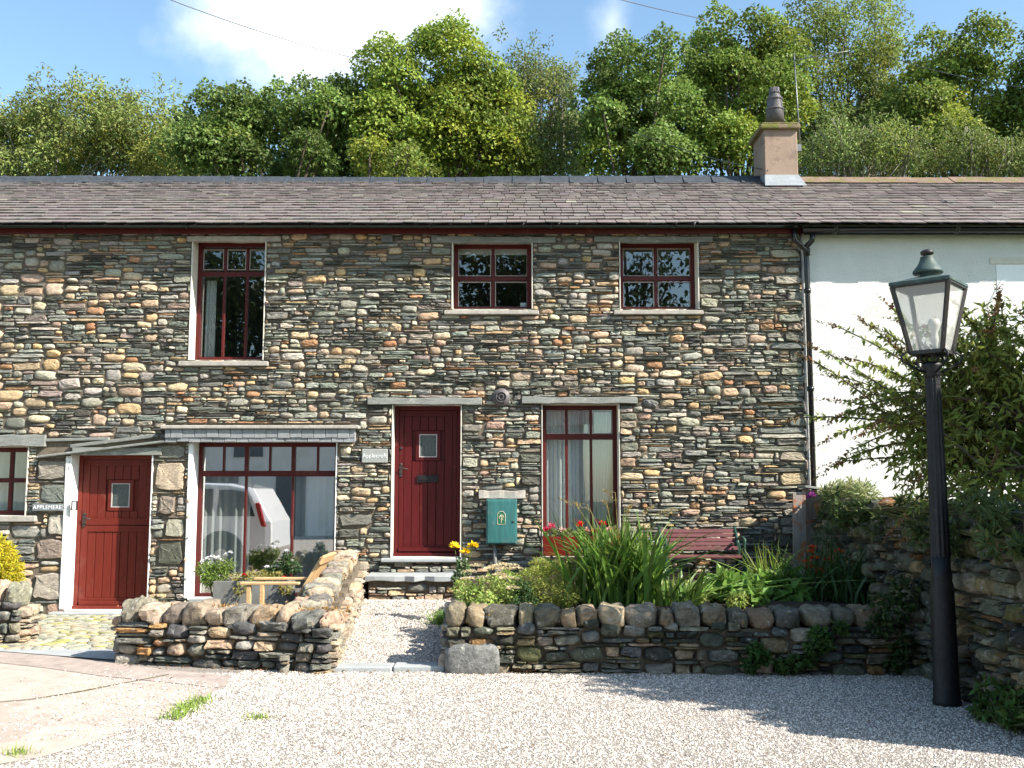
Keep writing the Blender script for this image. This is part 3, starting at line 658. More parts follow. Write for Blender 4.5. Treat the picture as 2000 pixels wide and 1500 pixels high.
# ------------------------------------------------------------------ doors
def door(key, matn, glasspx, stable, planks, label, dark):
    x0, z0, x1, z1 = HOLE['d'+key]; y = YR; mb = MB(); fw = .055
    ym = (DOOR[key][1]+DOOR[key][3])/2
    mb.box(x0, x0+fw, y-.01, y+.06, z0, z1); mb.box(x1-fw, x1, y-.01, y+.06, z0, z1); mb.box(x0+fw, x1-fw, y-.01, y+.06, z1-fw, z1)
    mb.box(x0, x1, y-.05, y+.06, z0-.005, z0+.045)                    # threshold bar
    xa, xb, za, zb = x0+fw+.004, x1-fw-.004, z0+.05, z1-fw-.004
    root = mb.build('door', M[matn], COTT, bevel=.006, label=label)
    lf = MB(); gx0, gx1 = P(glasspx[0], ym, y).x, P(glasspx[2], ym, y).x; gz1, gz0 = P(1000, glasspx[1], y).z, P(1000, glasspx[3], y).z
    st = .085 if stable else .06
    def panelband(zlo, zhi):
        # rails and stiles stand proud, planks between with V joints
        lf.box(xa, xa+st, y+.005, y+.05, zlo, zhi); lf.box(xb-st, xb, y+.005, y+.05, zlo, zhi)
        lf.box(xa+st, xb-st, y+.005, y+.05, zhi-.08, zhi); lf.box(xa+st, xb-st, y+.005, y+.05, zlo, zlo+.09)
        n = planks; w_ = (xb-xa-2*st)/n
        for i in range(n):
            pa, pb = xa+st+i*w_+.0035, xa+st+(i+1)*w_-.0035; q = rng.uniform(0, .0015)
            segs = [(zlo+.09, zhi-.08)]
            if gz0 > zlo and gz1 < zhi and pb > gx0-.05 and pa < gx1+.05: segs = [(zlo+.09, gz0-.05), (gz1+.05, zhi-.08)]
            for (c_, d_) in segs: lf.box(pa, pb, y+.016+q, y+.045, c_, d_)
        if gz0 > zlo and gz1 < zhi:
            lf.box(xa+st, xb-st, y+.044, y+.05, zlo+.08, gz0-.045); lf.box(xa+st, xb-st, y+.044, y+.05, gz1+.045, zhi-.07)
            lf.box(xa+st, gx0-.01, y+.044, y+.05, gz0-.046, gz1+.046); lf.box(gx1+.01, xb-st, y+.044, y+.05, gz0-.046, gz1+.046)
            for q in ((gx0-.045, gx0, gz0-.045, gz1+.045), (gx1, gx1+.045, gz0-.045, gz1+.045), (gx0, gx1, gz0-.045, gz0), (gx0, gx1, gz1, gz1+.045)): lf.box(q[0], q[1], y+.008, y+.046, q[2], q[3])
        else: lf.box(xa+st, xb-st, y+.044, y+.05, zlo+.08, zhi-.07)
    if stable:
        zm = P(1000, 1026, y).z; panelband(za, zm-.004); panelband(zm+.004, zb)
        lf.box(xa+.02, xb-.02, y-.02, y+.004, za, za+.05)
    else:
        panelband(za, zb); lf.box(xa+.01, xb-.01, y-.025, y+.004, za+.01, za+.06)
    lf.build('door_leaf', M[matn], root, bevel=.003)
    g = MB(); g.box(gx0, gx1, y+.02, y+.026, gz0, gz1); g.build('door_pane', M['frosted'], root)
    g = MB(); t = .012
    for q in ((gx0, gx0+t, gz0, gz1), (gx1-t, gx1, gz0, gz1), (gx0+t, gx1-t, gz0, gz0+t), (gx0+t, gx1-t, gz1-t, gz1)): g.box(q[0], q[1], y+.006, y+.019, q[2], q[3])
    g.build('pane_bead', M['beads2'], root)
    return root
M['beads2'] = material('pale bead', (.45, .40, .38), .5)
dl = door('l', 'reddoor', (214, 944, 250, 991), True, 7, 'brighter red stable door in two halves', False)
dr = door('r', 'crimson', (818, 848, 853, 893), False, 6, 'dark crimson plank door with black letter slot', True)
def handle(root, px, py, y):
    mb = MB(); p = P(px, py, y)
    mb.lathe([(.004, .0), (.02, .001), (.021, .008), (.004, .009)], (p.x, y, p.z+.05), 10, axis='y'); mb.box(p.x-.02, p.x+.02, y-.008, y, p.z-.09, p.z+.05)
    mb.tube([(p.x, y-.005, p.z), (p.x, y-.045, p.z), (p.x+.03, y-.05, p.z+.005), (p.x+.10, y-.05, p.z-.012)], .008, 6)
    mb.lathe([(.003, 0), (.022, .001), (.02, .012), (.003, .013)], (p.x, y-.004, p.z-.095), 10, axis='y')
    mb.build('handle', M['bronze'], root)
handle(dl, 165, 1012, YR+.005); handle(dr, 783, 915, YR+.005)
mb = MB(); a = P(815, 928, YR); b = P(856, 942, YR); mb.box(a.x, b.x, YR-.004, YR+.02, b.z, a.z); mb.box(a.x+.03, b.x-.03, YR-.010, YR-.0045, b.z+.025, a.z-.02); mb.build('letter_slot', M['iron'], dr, bevel=.003)
mb = MB(); p = P(783, 876, YR); mb.lathe([(.004, 0), (.02, .001), (.02, .012), (.004, .014)], (p.x, YR+.004, p.z), 12, axis='y'); mb.build('lock', M['iron'], dr)
# thresholds and steps
x0, z0, x1, z1 = HOLE['dl']; mb = MB(); mb.box(x0-.16, x1+.04, -.16, .2, z0-.06, z0-.008); mb.build('doorstep', M['slab'], COTT, bevel=.01)
x0, z0, x1, z1 = HOLE['dr']
STEP = thing('door_steps', 'two slate topped stone steps up to the dark crimson door', 'steps', ((x0+x1)/2, -.3, .2))
mb = MB(); mb.box(x0-.12, x1+.1, -.16, .2, z0-.055, z0-.008); mb.build('upper_tread', M['slab'], STEP, bevel=.01)
q0, q1 = P(712, 1136, -.62), P(908, 1122, -.62)
zs2 = q0.z+.07
mb = MB(); n = 10; vs = []
for i in range(n+1):
    x = q0.x+(q1.x-q0.x)*i/n; yy = -.64+rng.uniform(-.03, .02)
    vs += [(x, yy, zs2-.065+rng.uniform(-.01, .01)), (x, yy-.005, zs2), (x, .0, zs2), (x, .0, zs2-.06)]
mb.add(vs, [(i*4+q, (i+1)*4+q, (i+1)*4+(q+1) % 4, i*4+(q+1) % 4) for i in range(n) for q in range(4)]+[(0, 1, 2, 3), (n*4+3, n*4+2, n*4+1, n*4)]); mb.build('lower_tread', M['slab'], STEP, bevel=.006)
mb = MB(); lay_wall(mb, (q0.x+.04, -.56, .15), (1, 0, 0), (0, 0, 1), (0, -1, 0), q1.x-q0.x-.08, zs2-.065-.15-.09, size_garden, depth=(.02, .05), pal=PAL_COB); mb.build('riser_stones', M['stone'], STEP)
mb = MB(); lay_wall(mb, (q0.x+.1, -.10, zs2), (1, 0, 0), (0, 0, 1), (0, -1, 0), q1.x-q0.x-.2, z0-.06-zs2-.08, size_garden, depth=(.02, .04), pal=PAL_FLAT)
mb.build('riser_stones', M['stone'], STEP)
mb = MB(); mb.box(q0.x+.04, q1.x-.04, -.555, .0, .1, zs2-.066); mb.build('step_core', M['mortar'], STEP)

# ------------------------------------------------------------------ roof
def roof(parent, x0, x1, name, col, gapx=None, wid=(.24, .36)):
    ye, ze, yr, zr = -.36, ZE, 2.6, ZR; L = math.hypot(yr-ye, zr-ze); dy, dz = (yr-ye)/L, (zr-ze)/L; nn = Vector((0, -dz, dy))
    mb = MB(); mb.add([(x0, ye+.02, ze-.02), (x1, ye+.02, ze-.02), (x1, yr, zr-.02), (x0, yr, zr-.02)], [(0, 1, 2, 3)], (.06, .05, .05), False)
    mb.add([(x0, yr, zr-.02), (x1, yr, zr-.02), (x1, 2*yr-ye, ze), (x0, 2*yr-ye, ze)], [(0, 1, 2, 3)], col, False)
    s = -.02; row = 0
    while s < L-.03:
        ex = .215-.085*s/L; x = x0-rng.uniform(0, .3)
        while x < x1:
            w = rng.uniform(*wid)*(1-.22*s/L)
            xa, xb = max(x+.0045, x0), min(x+w-.0045, x1); x += w
            if xb-xa < .02: continue
            lo = .024+rng.uniform(-.004, .006); s1 = min(s+ex+.03, L); k = 1+rng.uniform(-.055, .055); dl_ = rng.uniform(-.006, .006)
            cc = tuple(c_*k*(1+rng.uniform(-.04, .04)) for c_ in col)
            if rng.random() < .008: cc = (.26, .24, .19)
            def pt(xx, ss, h): return (xx, ye+dy*ss+nn.y*h, ze+dz*ss+nn.z*h)
            tw = rng.uniform(-.003, .003)
            v = [pt(xa, s+dl_, lo-.012+tw), pt(xb, s+dl_, lo-.012-tw), pt(xb, s+dl_, lo-tw), pt(xa, s+dl_, lo+tw), pt(xa, s1, .006), pt(xb, s1, .006)]
            mb.add(v, [(0, 1, 2, 3), (3, 2, 5, 4), (0, 3, 4), (1, 5, 2)], cc, False)
        s += ex; row += 1
    return mb.build(name, M['roofslate'], parent)
XP = P(1563, 450, 0).x          # party line between the two roofs
rf = roof(COTT, XL-.1, XP-.001, 'roof', (.167, .141, .130), wid=(.17, .27))
def ridge(parent, x0, x1, mat, step, name='ridge', band=True, r_=.11):
    mb = MB(); x = x0; yr, zr = 2.6, ZR
    while x < x1-.05:
        xb = min(x+step, x1); dzr = rng.uniform(-.006, .006)+.012*math.sin(x*.7)
        for (a, b, k) in ((x+.002, xb-.002, 1.0),)+(((xb-.045, xb+.01, 1.22),) if band else ()):
            e = r_*k; th_ = .02*k
            pr = [(-e*1.9, -.14), (-e*.9, -.045), (-.03, .035*k), (.03, .035*k), (e*.9, -.045), (e*1.9, -.14)]
            vs = [(a, yr+u, zr+v+.035+dzr) for u, v in pr]+[(b, yr+u, zr+v+.035+dzr) for u, v in pr]
            mb.add(vs, [(i, i+6, i+7, i+1) for i in range(5)]+[(5, 4, 3, 2, 1, 0), (6, 7, 8, 9, 10, 11)], None, False)
        x = xb
    return mb.build(name, M[mat], parent)
ridge(rf, XL, P(1495, 350, 2.6).x, 'ridge', .455)
# fascia board and gutter
mb = MB(); zf0, zf1 = P(0, 457, -.12).z, P(0, 440, -.12).z; mb.box(XL, XW+.01, -.14, -.11, zf0, zf1); mb.box(XL, XW+.01, -.11, .02, zf1-.03, zf1-.001); mb.build('fascia', M['redpaint'], COTT, bevel=.004)
def gutter(parent, x0, x1, z, y, mat, r_=.06, joint=1.6):
    mb = MB(); prof = [(y+r_*math.cos(t), z-r_*math.sin(t)) for t in [math.pi*i/8 for i in range(9)]]; prof = prof+[(y+(r_-.008)*math.cos(t), z-(r_-.008)*math.sin(t)) for t in [math.pi*(8-i)/8 for i in range(9)]]
    n = len(prof); vs = [(x, a, b) for x in (x0, x1) for a, b in prof]
    mb.add(vs, [(i, (i+1) % n, n+(i+1) % n, n+i) for i in range(n)]+[tuple(range(n-1, -1, -1)), tuple(range(n, 2*n))], None, True)
    x = x0+.4
    while x < x1:
        pr = [(y+(r_+.008)*math.cos(t), z-(r_+.008)*math.sin(t)) for t in [math.pi*i/8 for i in range(9)]]
        vs = [(xx, p_, q_) for xx in (x, x+.05) for p_, q_ in pr]; mb.add(vs, [(i, i+1, 9+i+1, 9+i) for i in range(8)]+[(8, 7, 6, 5, 4, 3, 2, 1, 0), tuple(range(9, 18))], None, True); x += joint
    return mb.build('gutter', M[mat], parent)
gutter(COTT, XL, P(1570, 440, -.3).x, P(0, 437, -.2).z, -.205, 'gutter')
# rainwater pipe of the cottage: short swan neck into the shared pipe
mb = MB(); pts = [P(1551, 446, -.2), P(1552, 468, -.18), P(1576, 490, -.10), P(1578, 500, -.09)]
mb.tube(pts, .034, 10); mb.lathe([(.042, -.03), (.042, .03)], pts[2], 10); mb.build('swan_neck', M['blackpipe'], COTT)
# extractor vent under the eaves, flue terminal above the crimson door
mb = MB(); a = P(745, 458, -.06); b = P(766, 473, -.06); mb.box(a.x, b.x, -.07, .0, b.z, a.z)
for i in range(3): zz = b.z+.02+i*.026; mb.box(a.x+.01, b.x-.01, -.078, -.0705, zz, zz+.012)
mb.build('vent', M['troughwood'], COTT, bevel=.003)
p = P(979, 776, -.06); mb = MB()
mb.lathe([(.001, -.04), (.118, -.04), (.118, .035), (.105, .05), (.075, .055), (.07, .09), (.062, .092), (.058, .07), (.04, .07), (.038, .10), (.028, .102), (.024, .075), (.001, .075)], (p.x, -.03, p.z), 28, axis='y')
tag(mb.build('flue_terminal', M['terracotta']), 'round dark flue terminal on the wall between the two slate lintels', 'flue')

# chimney
cx0, cx1 = P(1493, 300, 2.25).x, P(1558, 300, 2.25).x
CH = MB(); zc0 = ZR-.35; zc1 = P(0, 252, 2.25).z
CH.box(cx0, cx1, 2.25, 2.95, zc0, zc1); ch = CH.build('chimney', M['render_tan'], COTT, bevel=.012)
mb = MB(); zt = P(0, 238, 2.2).z
for (e, a, b) in ((.07, zc1-.012, zc1+.06), (.045, zc1+.06, zt)): mb.box(cx0-e, cx1+e*.6, 2.25-e, 2.95+e, a, b)
mb.build('chimney_cap', M['mosscap'], ch, bevel=.02, seg=2)
mb = MB(); pc = P(1514, 238, 2.55); s_ = 1944/15.7/1.0
pr = [(19.5, 239), (18.3, 217), (18.3, 216.9), (19.6, 216.8), (19.6, 213), (17.4, 212.8), (17.4, 212.7), (16.2, 197), (16.2, 196.9), (17.6, 196.8), (17.6, 193), (16, 192.8), (16, 192.7), (11, 184), (11, 183.9), (12.4, 183.8), (12.4, 181), (11, 180.8), (11.4, 173), (8, 172.8), (7.8, 178)]
mb.lathe([(r_*.92/s_, P(0, yy, 2.55).z-pc.z) for r_, yy in pr], (pc.x, 2.55, pc.z), 24); mb.build('chimney_pot', M['terracotta'], ch)
mb = MB(); zz = P(0, 341, 2.24).z
mb.add([(cx0-.004, 2.244, zz), (cx1+.004, 2.244, zz), (cx1+.06, 2.02, ZE+(2.02+.36)/(2.96)*(ZR-ZE)+.045), (cx0-.06, 2.02, ZE+(2.02+.36)/2.96*(ZR-ZE)+.045)], [(0, 1, 2, 3)])
for x in (cx0-.006, cx1+.006): mb.add([(x, 2.24, zz), (x, 2.6, zz+.06), (x, 2.6, ZR-.02), (x, 2.02, ZR-.30)], [(0, 1, 2, 3)])
mb.build('flashing', M['lead'], ch)
# aerial
AE = thing('tv_aerial', 'thin television aerial on a mast beside the chimney', 'aerial', (cx1+.05, 2.4, zc0))
mb = MB(); b0, b1 = P(1564, 300, 2.4), P(1551, 110, 2.4); mb.tube([b0, b1], .011, 6); mb.build('mast', M['steel'], AE)
mb = MB(); q0a, q1a = P(1549, 118, 2.35), P(1656, 100, 2.0); mb.tube([q0a, q1a], .008, 5)
for i in range(15):
    c = q0a.lerp(q1a, .08+i*.064); l = .07+.006*abs(i-7); mb.tube([c+Vector((0, -l, -l*.4)), c+Vector((0, l, l*.4))], .004, 4)
c = q0a.lerp(q1a, .03); mb.tube([c+Vector((0, 0, -.12)), c+Vector((0, 0, .14))], .006, 4); mb.build('boom', M['steel'], AE)
mb = MB(); p = P(1556, 291, 2.4); mb.box(cx1, p.x+.06, 2.34, 2.44, p.z-.05, p.z+.06); mb.build('bracket', M['steel'], AE)

# ================================================================== white cottage
WH = thing('white_cottage', 'white roughcast cottage with slate roof joined to the stone one', 'cottage', (6, 0, 0))
XR = 10.5; YW = 0.0
mb = MB(); z1 = P(0, 450, 0).z; mb.box(XW+.025, XR, YW, 2.9, -.1, z1); mb.build('roughcast_wall', M['roughcast'], WH, bevel=.02)
wrf = roof(WH, XP+.001, XR+.1, 'roof', (.170, .142, .132), wid=(.22, .34)); ridge(wrf, P(1558, 345, 2.6).x, XR, 'ridge_sand', .6, band=False, r_=.16)
gutter(WH, P(1566, 447, -.2).x, XR, P(0, 447, -.2).z, -.215, 'blackpipe', r_=.062)
mb = MB(); mb.box(XW+.03, XR, -.15, -.11, P(0, 458, -.15).z, P(0, 443, -.15).z); mb.box(XW+.03, XR, -.11, .02, P(0, 447, -.15).z, P(0, 445, -.15).z); mb.build('fascia', M['blackpipe'], WH)
mb = MB(); pts = [P(1587, 455, -.2), P(1586, 470, -.19), P(1574, 483, -.10), P(1574, 495, -.075), P(1575, 500, -.07)]; xd = P(1577, 560, -.07).x; pts += [Vector((xd, -.07, pts[-1].z-.05)), Vector((xd, -.07, .9))]
mb.tube(pts, .036, 10)
for zz in (4.2, 2.9): mb.lathe([(.046, -.03), (.046, .03)], (xd, -.07, zz), 10)
mb.build('downpipe', M['blackpipe'], WH)
a = facade(1934, 502, 2080, 560); mb = MB(); mb.box(a[0], a[2], -.012, .06, P(0, 516, 0).z, P(0, 503, 0).z); mb.build('lintel', M['plaster'], WH, bevel=.004)
mb = MB(); mb.box(a[0]+.08, a[2], -.006, .05, P(0, 640, 0).z, P(0, 517, 0).z); mb.build('window', M['white'], WH)

# ================================================================== garden walls
def coping(parent, pts, w, hts, seg, pal, over=.0):
    """rounded cope stones along a polyline; each one a part of its own"""
    L = 0
    for (p, q), hh in zip(zip(pts, pts[1:]), hts):
        p, q = Vector(p), Vector(q); d = (q-p); ln = d.length; d.normalize(); sd = Vector((-d.y, d.x, 0)).normalized(); x = 0
        up = d.cross(sd)*-1 if d.cross(sd).z < 0 else d.cross(sd)
        while x < ln-.06:
            st = rng.uniform(*seg)
            if ln-x-st < seg[0]*.6: st = ln-x
            h_ = hh*rng.uniform(.72, 1.14); c = p+d*(x+st/2)+up*(h_*.47)
            mb = MB(); ww = w*rng.uniform(.92, 1.12)
            tl = rng.uniform(-.16, .16); d2 = (d*math.cos(tl)+up*math.sin(tl)); u2 = (up*math.cos(tl)-d*math.sin(tl))
            mb.blob(c+sd*rng.uniform(-.03, .03), (st/2*1.02, ww/2, h_*.54), rng.uniform(2.5, 4.8), 20, 12, .13, pick(pal, .28), U=d2, V=sd, Wv=u2, smooth=rng.random() < .55)
            mb.build('coping_stone', M['coping'], parent); x += st
def wall_run(name_, parent, A, B, Nn, h0, h1, size, pal, thick, depth=(.03, .075), flip=False):
    """a length of dry stone facing from A to B; Nn the outward normal"""
    A, B = Vector(A), Vector(B); U = (B-A).normalized(); Ln = (B-A).length; Nn = Vector(Nn).normalized()
    mb = MB(); lay_wall(mb, A-Vector((0, 0, .05)), U, Vector((0, 0, 1)), Nn, Ln, max(h0, h1)+.05, size, depth=depth, pal=pal, zmin=lambda x: .05+h0+(h1-h0)*x/Ln-.02)
    return mb
PAL_CAP = [((.27, .225, .175), 4), ((.25, .19, .14), 3), ((.165, .158, .14), 3), ((.115, .115, .108), 2.4), ((.30, .25, .19), 2), ((.20, .185, .155), 3)]
# garden wall left of the path: front leg and leg running back to the cottage
gA, gB = G(226, 1294), G(648, 1314); gA, gB = Vector((gA.x, gA.y, 0)), Vector((gB.x, gB.y, 0))
gC = Vector((-1.90, -.12, 0)); Uf = (gB-gA).normalized(); Nf = Vector((Uf.y, -Uf.x, 0)); Ua = (gC-gB).normalized(); Na = Vector((Ua.y, -Ua.x, 0))
GW = thing('garden_wall', 'low L shaped dry stone garden wall with mossy coping between the stable door and the gravel path', 'garden wall', gA.lerp(gB, .5))
def hpath(t): return path_z(gB.y+(gC.y-gB.y)*t)
T = .40
core = MB()
core.obox(gA-Nf*.03+Uf*.03, Uf*((gB-gA).length-.2), -Nf*(T-.05), Vector((0, 0, .36)))
nseg = 8
for i in range(nseg):
    p = gB.lerp(gC, max(i/nseg, .09)); q = gB.lerp(gC, (i+1)/nseg); core.obox(p-Na*.03, q-p, -Na*(T-.06), Vector((0, 0, .37+hpath((i+.5)/nseg)*1.25)))
core.build('wall_core', M['mortar'], GW)
m1 = wall_run('f', GW, gA, gB, Nf, .37, .38, size_garden, PAL_DARK+[((.33, .20, .09), 1.0)], T); m1.build('front_stones', M['coping'], GW)
m1 = wall_run('e', GW, gA-Nf*T, gA, -Uf, .37, .37, size_garden, PAL_DARK, T); m1.build('end_stones', M['coping'], GW)
def leg_face(A, B, Nn, hA, hB, zA, zB, pal):
    mb = MB(); U = (B-A).normalized(); L = (B-A).length
    lay_wall(mb, A-Vector((0, 0, .05)), U+Vector((0, 0, (zB-zA)/L)), Vector((0, 0, 1)), Nn, L, max(hA, hB)+.05, size_garden, depth=(.03, .07), pal=pal, zmin=lambda x: .03+hA+(hB-hA)*x/L)
    return mb
PAL_PALE = [((.30, .255, .20), 4), ((.25, .21, .165), 3), ((.33, .27, .20), 2), ((.2, .19, .165), 2)]
leg_face(gB, gC, Na, .38, .37, 0, hpath(1), PAL_PALE).build('path_side_stones', M['coping'], GW)
leg_face(gC-Na*T, gB-Na*T-Ua*-.0, -Na, .37, .38, hpath(1), 0, PAL_DARK).build('inner_stones', M['coping'], GW)
zc = .36
coping(GW, [gA+Uf*.02-Nf*(T/2-.02)+Vector((0, 0, zc)), gB-Nf*(T/2-.02)+Vector((0, 0, zc))-Uf*.02], T*1.05, [.19], (.15, .28), PAL_CAP)
off = -Na*(T/2)
legp = [gB+off+Ua*.36+Vector((0, 0, .37+hpath(.1)*1.2)), gB.lerp(gC, .55)+off+Vector((0, 0, .37+hpath(.55)*1.25)), gC+off+Vector((0, 0, .37+hpath(1)*1.25))]
coping(GW, legp, T*.62, [.16, .16], (.16, .30), PAL_CAP)
coping(GW, [p-Na*.13+Vector((0, 0, -.01)) for p in legp], T*.5, [.15, .14], (.2, .32), PAL_CAP)
# orange moss and crumbs between the copes
def moss(name, label, pts, n, col, rad, z):
    lb = LB(); P0 = []
    for _ in range(n):
        i = rng.randrange(len(pts)-1); p = Vector(pts[i]).lerp(Vector(pts[i+1]), rng.random()); P0.append(p+Vector((rng.gauss(0, rad), rng.gauss(0, rad), rng.uniform(0, z))))
    p = np.array([tuple(q) for q in P0]); lb.leaves(p, unit(n)+[0, 0, .4], unit(n), nrg.uniform(.02, .045, n), nrg.uniform(.012, .03, n), jit(col, n, .3, .15))
    return tag(lb.build(name, M['leaf']), label, 'moss', kind='stuff')
up = Vector((0, 0, .10))
moss('orange_moss', 'orange moss and dry stonecrop along the coping of the low wall left of the path', [p+up-Vector((0, 0, .02)) for p in legp], 1500, (.36, .20, .06), .06, .02)
moss('coping_moss', 'orange moss on the front coping of the low wall left of the path', [gA-Nf*.26+Vector((0, 0, .47)), gB-Nf*.26+Vector((0, 0, .47))], 700, (.34, .20, .06), .06, .05)

PAL_MOSS_SHADE = [(tuple(q*f for q, f in zip(c, (.66, .68, .58))), w) for c, w in PAL_DARK]+[((.10, .10, .05), 2)]  # mossy stone tones, with the shade on these walls darkened into the colour
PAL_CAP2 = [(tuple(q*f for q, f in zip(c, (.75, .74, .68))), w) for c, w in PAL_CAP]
# garden wall right of the path
hA, hB = G(870, 1312), G(1800, 1318); hA, hB = Vector((hA.x, hA.y, 0)), Vector((3.62, hB.y, 0)); U2 = (hB-hA).normalized(); N2 = Vector((U2.y, -U2.x, 0))
GR = thing('garden_wall', 'low dry stone garden wall with big round coping stones in front of the flower bed', 'garden wall', hA.lerp(hB, .5))
core = MB(); core.obox(hA-N2*.03+U2*.03, U2*((hB-hA).length-.03), -N2*.36, Vector((0, 0, .38))); core.build('wall_core', M['mortar'], GR)
wall_run('f', GR, hA, hB, N2, .40, .40, size_garden, PAL_DARK[:4]+PAL_MOSS_SHADE, .4).build('front_stones', M['coping'], GR)
wall_run('e', GR, hA-N2*.4, hA, -U2, .40, .40, size_garden, PAL_DARK, .4).build('end_stones', M['coping'], GR)
mb = MB(); mb.blob(hA+U2*.24+N2*.0+Vector((0, 0, .1)), (.25, .11, .15), 4.5, 16, 10, .06, (.20, .20, .19), U=U2, V=N2); mb.build('foot_stone', M['coping'], GR)
coping(GR, [hA-N2*.17+Vector((0, 0, .385)), hB-N2*.17+Vector((0, 0, .385))], .40, [.185], (.13, .30), PAL_CAP2)
# side of the bed along the path
mb = MB(); mb.obox(hA-N2*.38, U2*.30, Vector((0, 3.1, 0)), Vector((0, 0, .42))); 
eb = MB(); lay_wall(eb, hA-N2*.4+Vector((.03, 2.7, 0)), (0, -1, 0), (0, 0, 1), (-1, 0, 0), 2.7, .45, size_garden, depth=(.02, .05), pal=PAL_DARK)
eb.build('bed_edge_stones', M['coping'], GR)
# flower bed
ny, nx = 14, 30; vs = []
for j in range(ny+1):
    for i in range(nx+1):
        x = hA.x+.12+(3.75-hA.x-.12)*i/nx; y_ = hA.y+.34+(-.02-hA.y-.34)*j/ny; vs.append((x, y_, .40+.12*j/ny+.03*math.sin(3*x+5*y_)+rng.uniform(-.012, .012)))
mb = MB(); mb.add(vs, [(j*(nx+1)+i, j*(nx+1)+i+1, (j+1)*(nx+1)+i+1, (j+1)*(nx+1)+i) for j in range(ny) for i in range(nx)], None, True)
n0 = len(vs); sk = [(x, y_, .0) for x, y_, z in vs[:nx+1]]
mb.build('flower_bed', M['soil'], kind='structure')

# boundary wall at the right, running towards the viewer
wA, wB = Vector((3.86, -.10, 0)), Vector((3.41, -7.0, 0)); U3 = (wB-wA).normalized(); N3 = Vector((U3.y, -U3.x, 0))
BW = thing('boundary_wall', 'tall shaded stone boundary wall running forward behind the lamp post', 'boundary wall', wA.lerp(wB, .5))
m1 = MB(); lay_wall(m1, wA-Vector((0, 0, .05)), U3, (0, 0, 1), N3, (wB-wA).length, 1.5, size_boundary, depth=(.04, .11), pal=PAL_MOSS_SHADE, zmin=lambda x: 1.5-.03*x); m1.build('inner_stones', M['coping'], BW)
core = MB(); core.obox(wA-N3*.02, wB-wA, -N3*.42, Vector((0, 0, 1.42))); core.build('wall_core', M['mortar'], BW)
coping(BW, [wA-N3*.2+Vector((0, 0, 1.42)), wB-N3*.2+Vector((0, 0, 1.26))], .46, [.14], (.2, .38), PAL_MOSS_SHADE)
# low wall at the far left, with the golden conifer behind it
lA, lB = Vector((-7.3, -2.75, 0)), Vector((G(40, 1262).x, -2.62, 0)); U4 = (lB-lA).normalized(); N4 = Vector((U4.y, -U4.x, 0))
LW = thing('garden_wall', 'short end of a low dry stone wall below the golden conifer', 'garden wall', lB)
core = MB(); core.obox(lA-N4*.03, U4*((lB-lA).length-.03), -N4*.36, Vector((0, 0, .4))); core.build('wall_core', M['mortar'], LW)
wall_run('f', LW, lA, lB, N4, .42, .42, size_garden, PAL_DARK, .4).build('front_stones', M['coping'], LW)
wall_run('e', LW, lB, lB-N4*.4, U4, .42, .42, size_garden, PAL_PALE, .4).build('end_stones', M['coping'], LW)
coping(LW, [lA-N4*.17+Vector((0, 0, .40)), lB-N4*.17+Vector((0, 0, .40))], .42, [.22], (.24, .4), PAL_CAP)

# ================================================================== fittings on the cottage wall
# meter box with emblem
x0, z0, x1, z1 = facade(950, 975, 1010, 1062)
BX = thing('meter_box', 'teal metal meter box on the wall right of the crimson door', 'meter box', ((x0+x1)/2, -.1, z0))
mb = MB(); mb.box(x0, x1, -.17, 0, z0, z1); mb.build('cabinet', M['teal'], BX, bevel=.012, seg=2)
mb = MB(); mb.box(x0+.018, x1-.018, -.182, -.1695, z0+.018, z1-.018); dd = mb.build('cabinet_door', M['teal'], BX, bevel=.006, seg=2)
mb = MB(); xl = x1-.055; zl = z0+(z1-z0)*.5; mb.lathe([(.001, 0), (.014, 0), (.013, .006), (.001, .007)], (xl, -.181, zl), 10, axis='y'); mb.build('keyhole', M['iron'], dd)
ex0, ez0, ex1, ez1 = facade(972, 998, 987, 1023); em = MB(); y = -.1835; xc = (ex0+ex1)/2
arch = [(ex0, ez0), (ex0, ez0+(ez1-ez0)*.80)]+[(xc-(xc-ex0)*.75*math.cos(t), ez0+(ez1-ez0)*.84+(ez1-ez0)*.16*math.sin(t)) for t in [math.pi*i/8 for i in range(9)]]+[(ex1, ez0+(ez1-ez0)*.80), (ex1, ez0)]
mb = MB(); mb.add([(a, y+.0005, b) for a, b in arch], [tuple(range(len(arch)))]); mb.build('emblem_field', M['emblem_green'], dd)
em.tube([(a, y-.001, b) for a, b in arch+[arch[0]]], .003, 5, cap=False); hh = ez1-ez0
for i in range(26):     # little tree of dabs
    a = rng.uniform(0, 6.28); r_ = math.sqrt(rng.random())*hh*.2; em.blob((xc+r_*math.cos(a), y-.001, ez0+hh*.55+r_*math.sin(a)*1.1), (.005, .002, .005), 2, 5, 3)
em.box(xc-.003, xc+.003, y-.002, y, ez0+hh*.12, ez0+hh*.4); em.build('emblem', M['cream'], dd)
mb = MB(); xp = (P(963, 1080, 0).x+P(971, 1080, 0).x)/2; mb.tube([(xp, -.06, z0+.01), (xp, -.06, .45)], .026, 8); mb.build('pipe', M['troughwood'], BX)
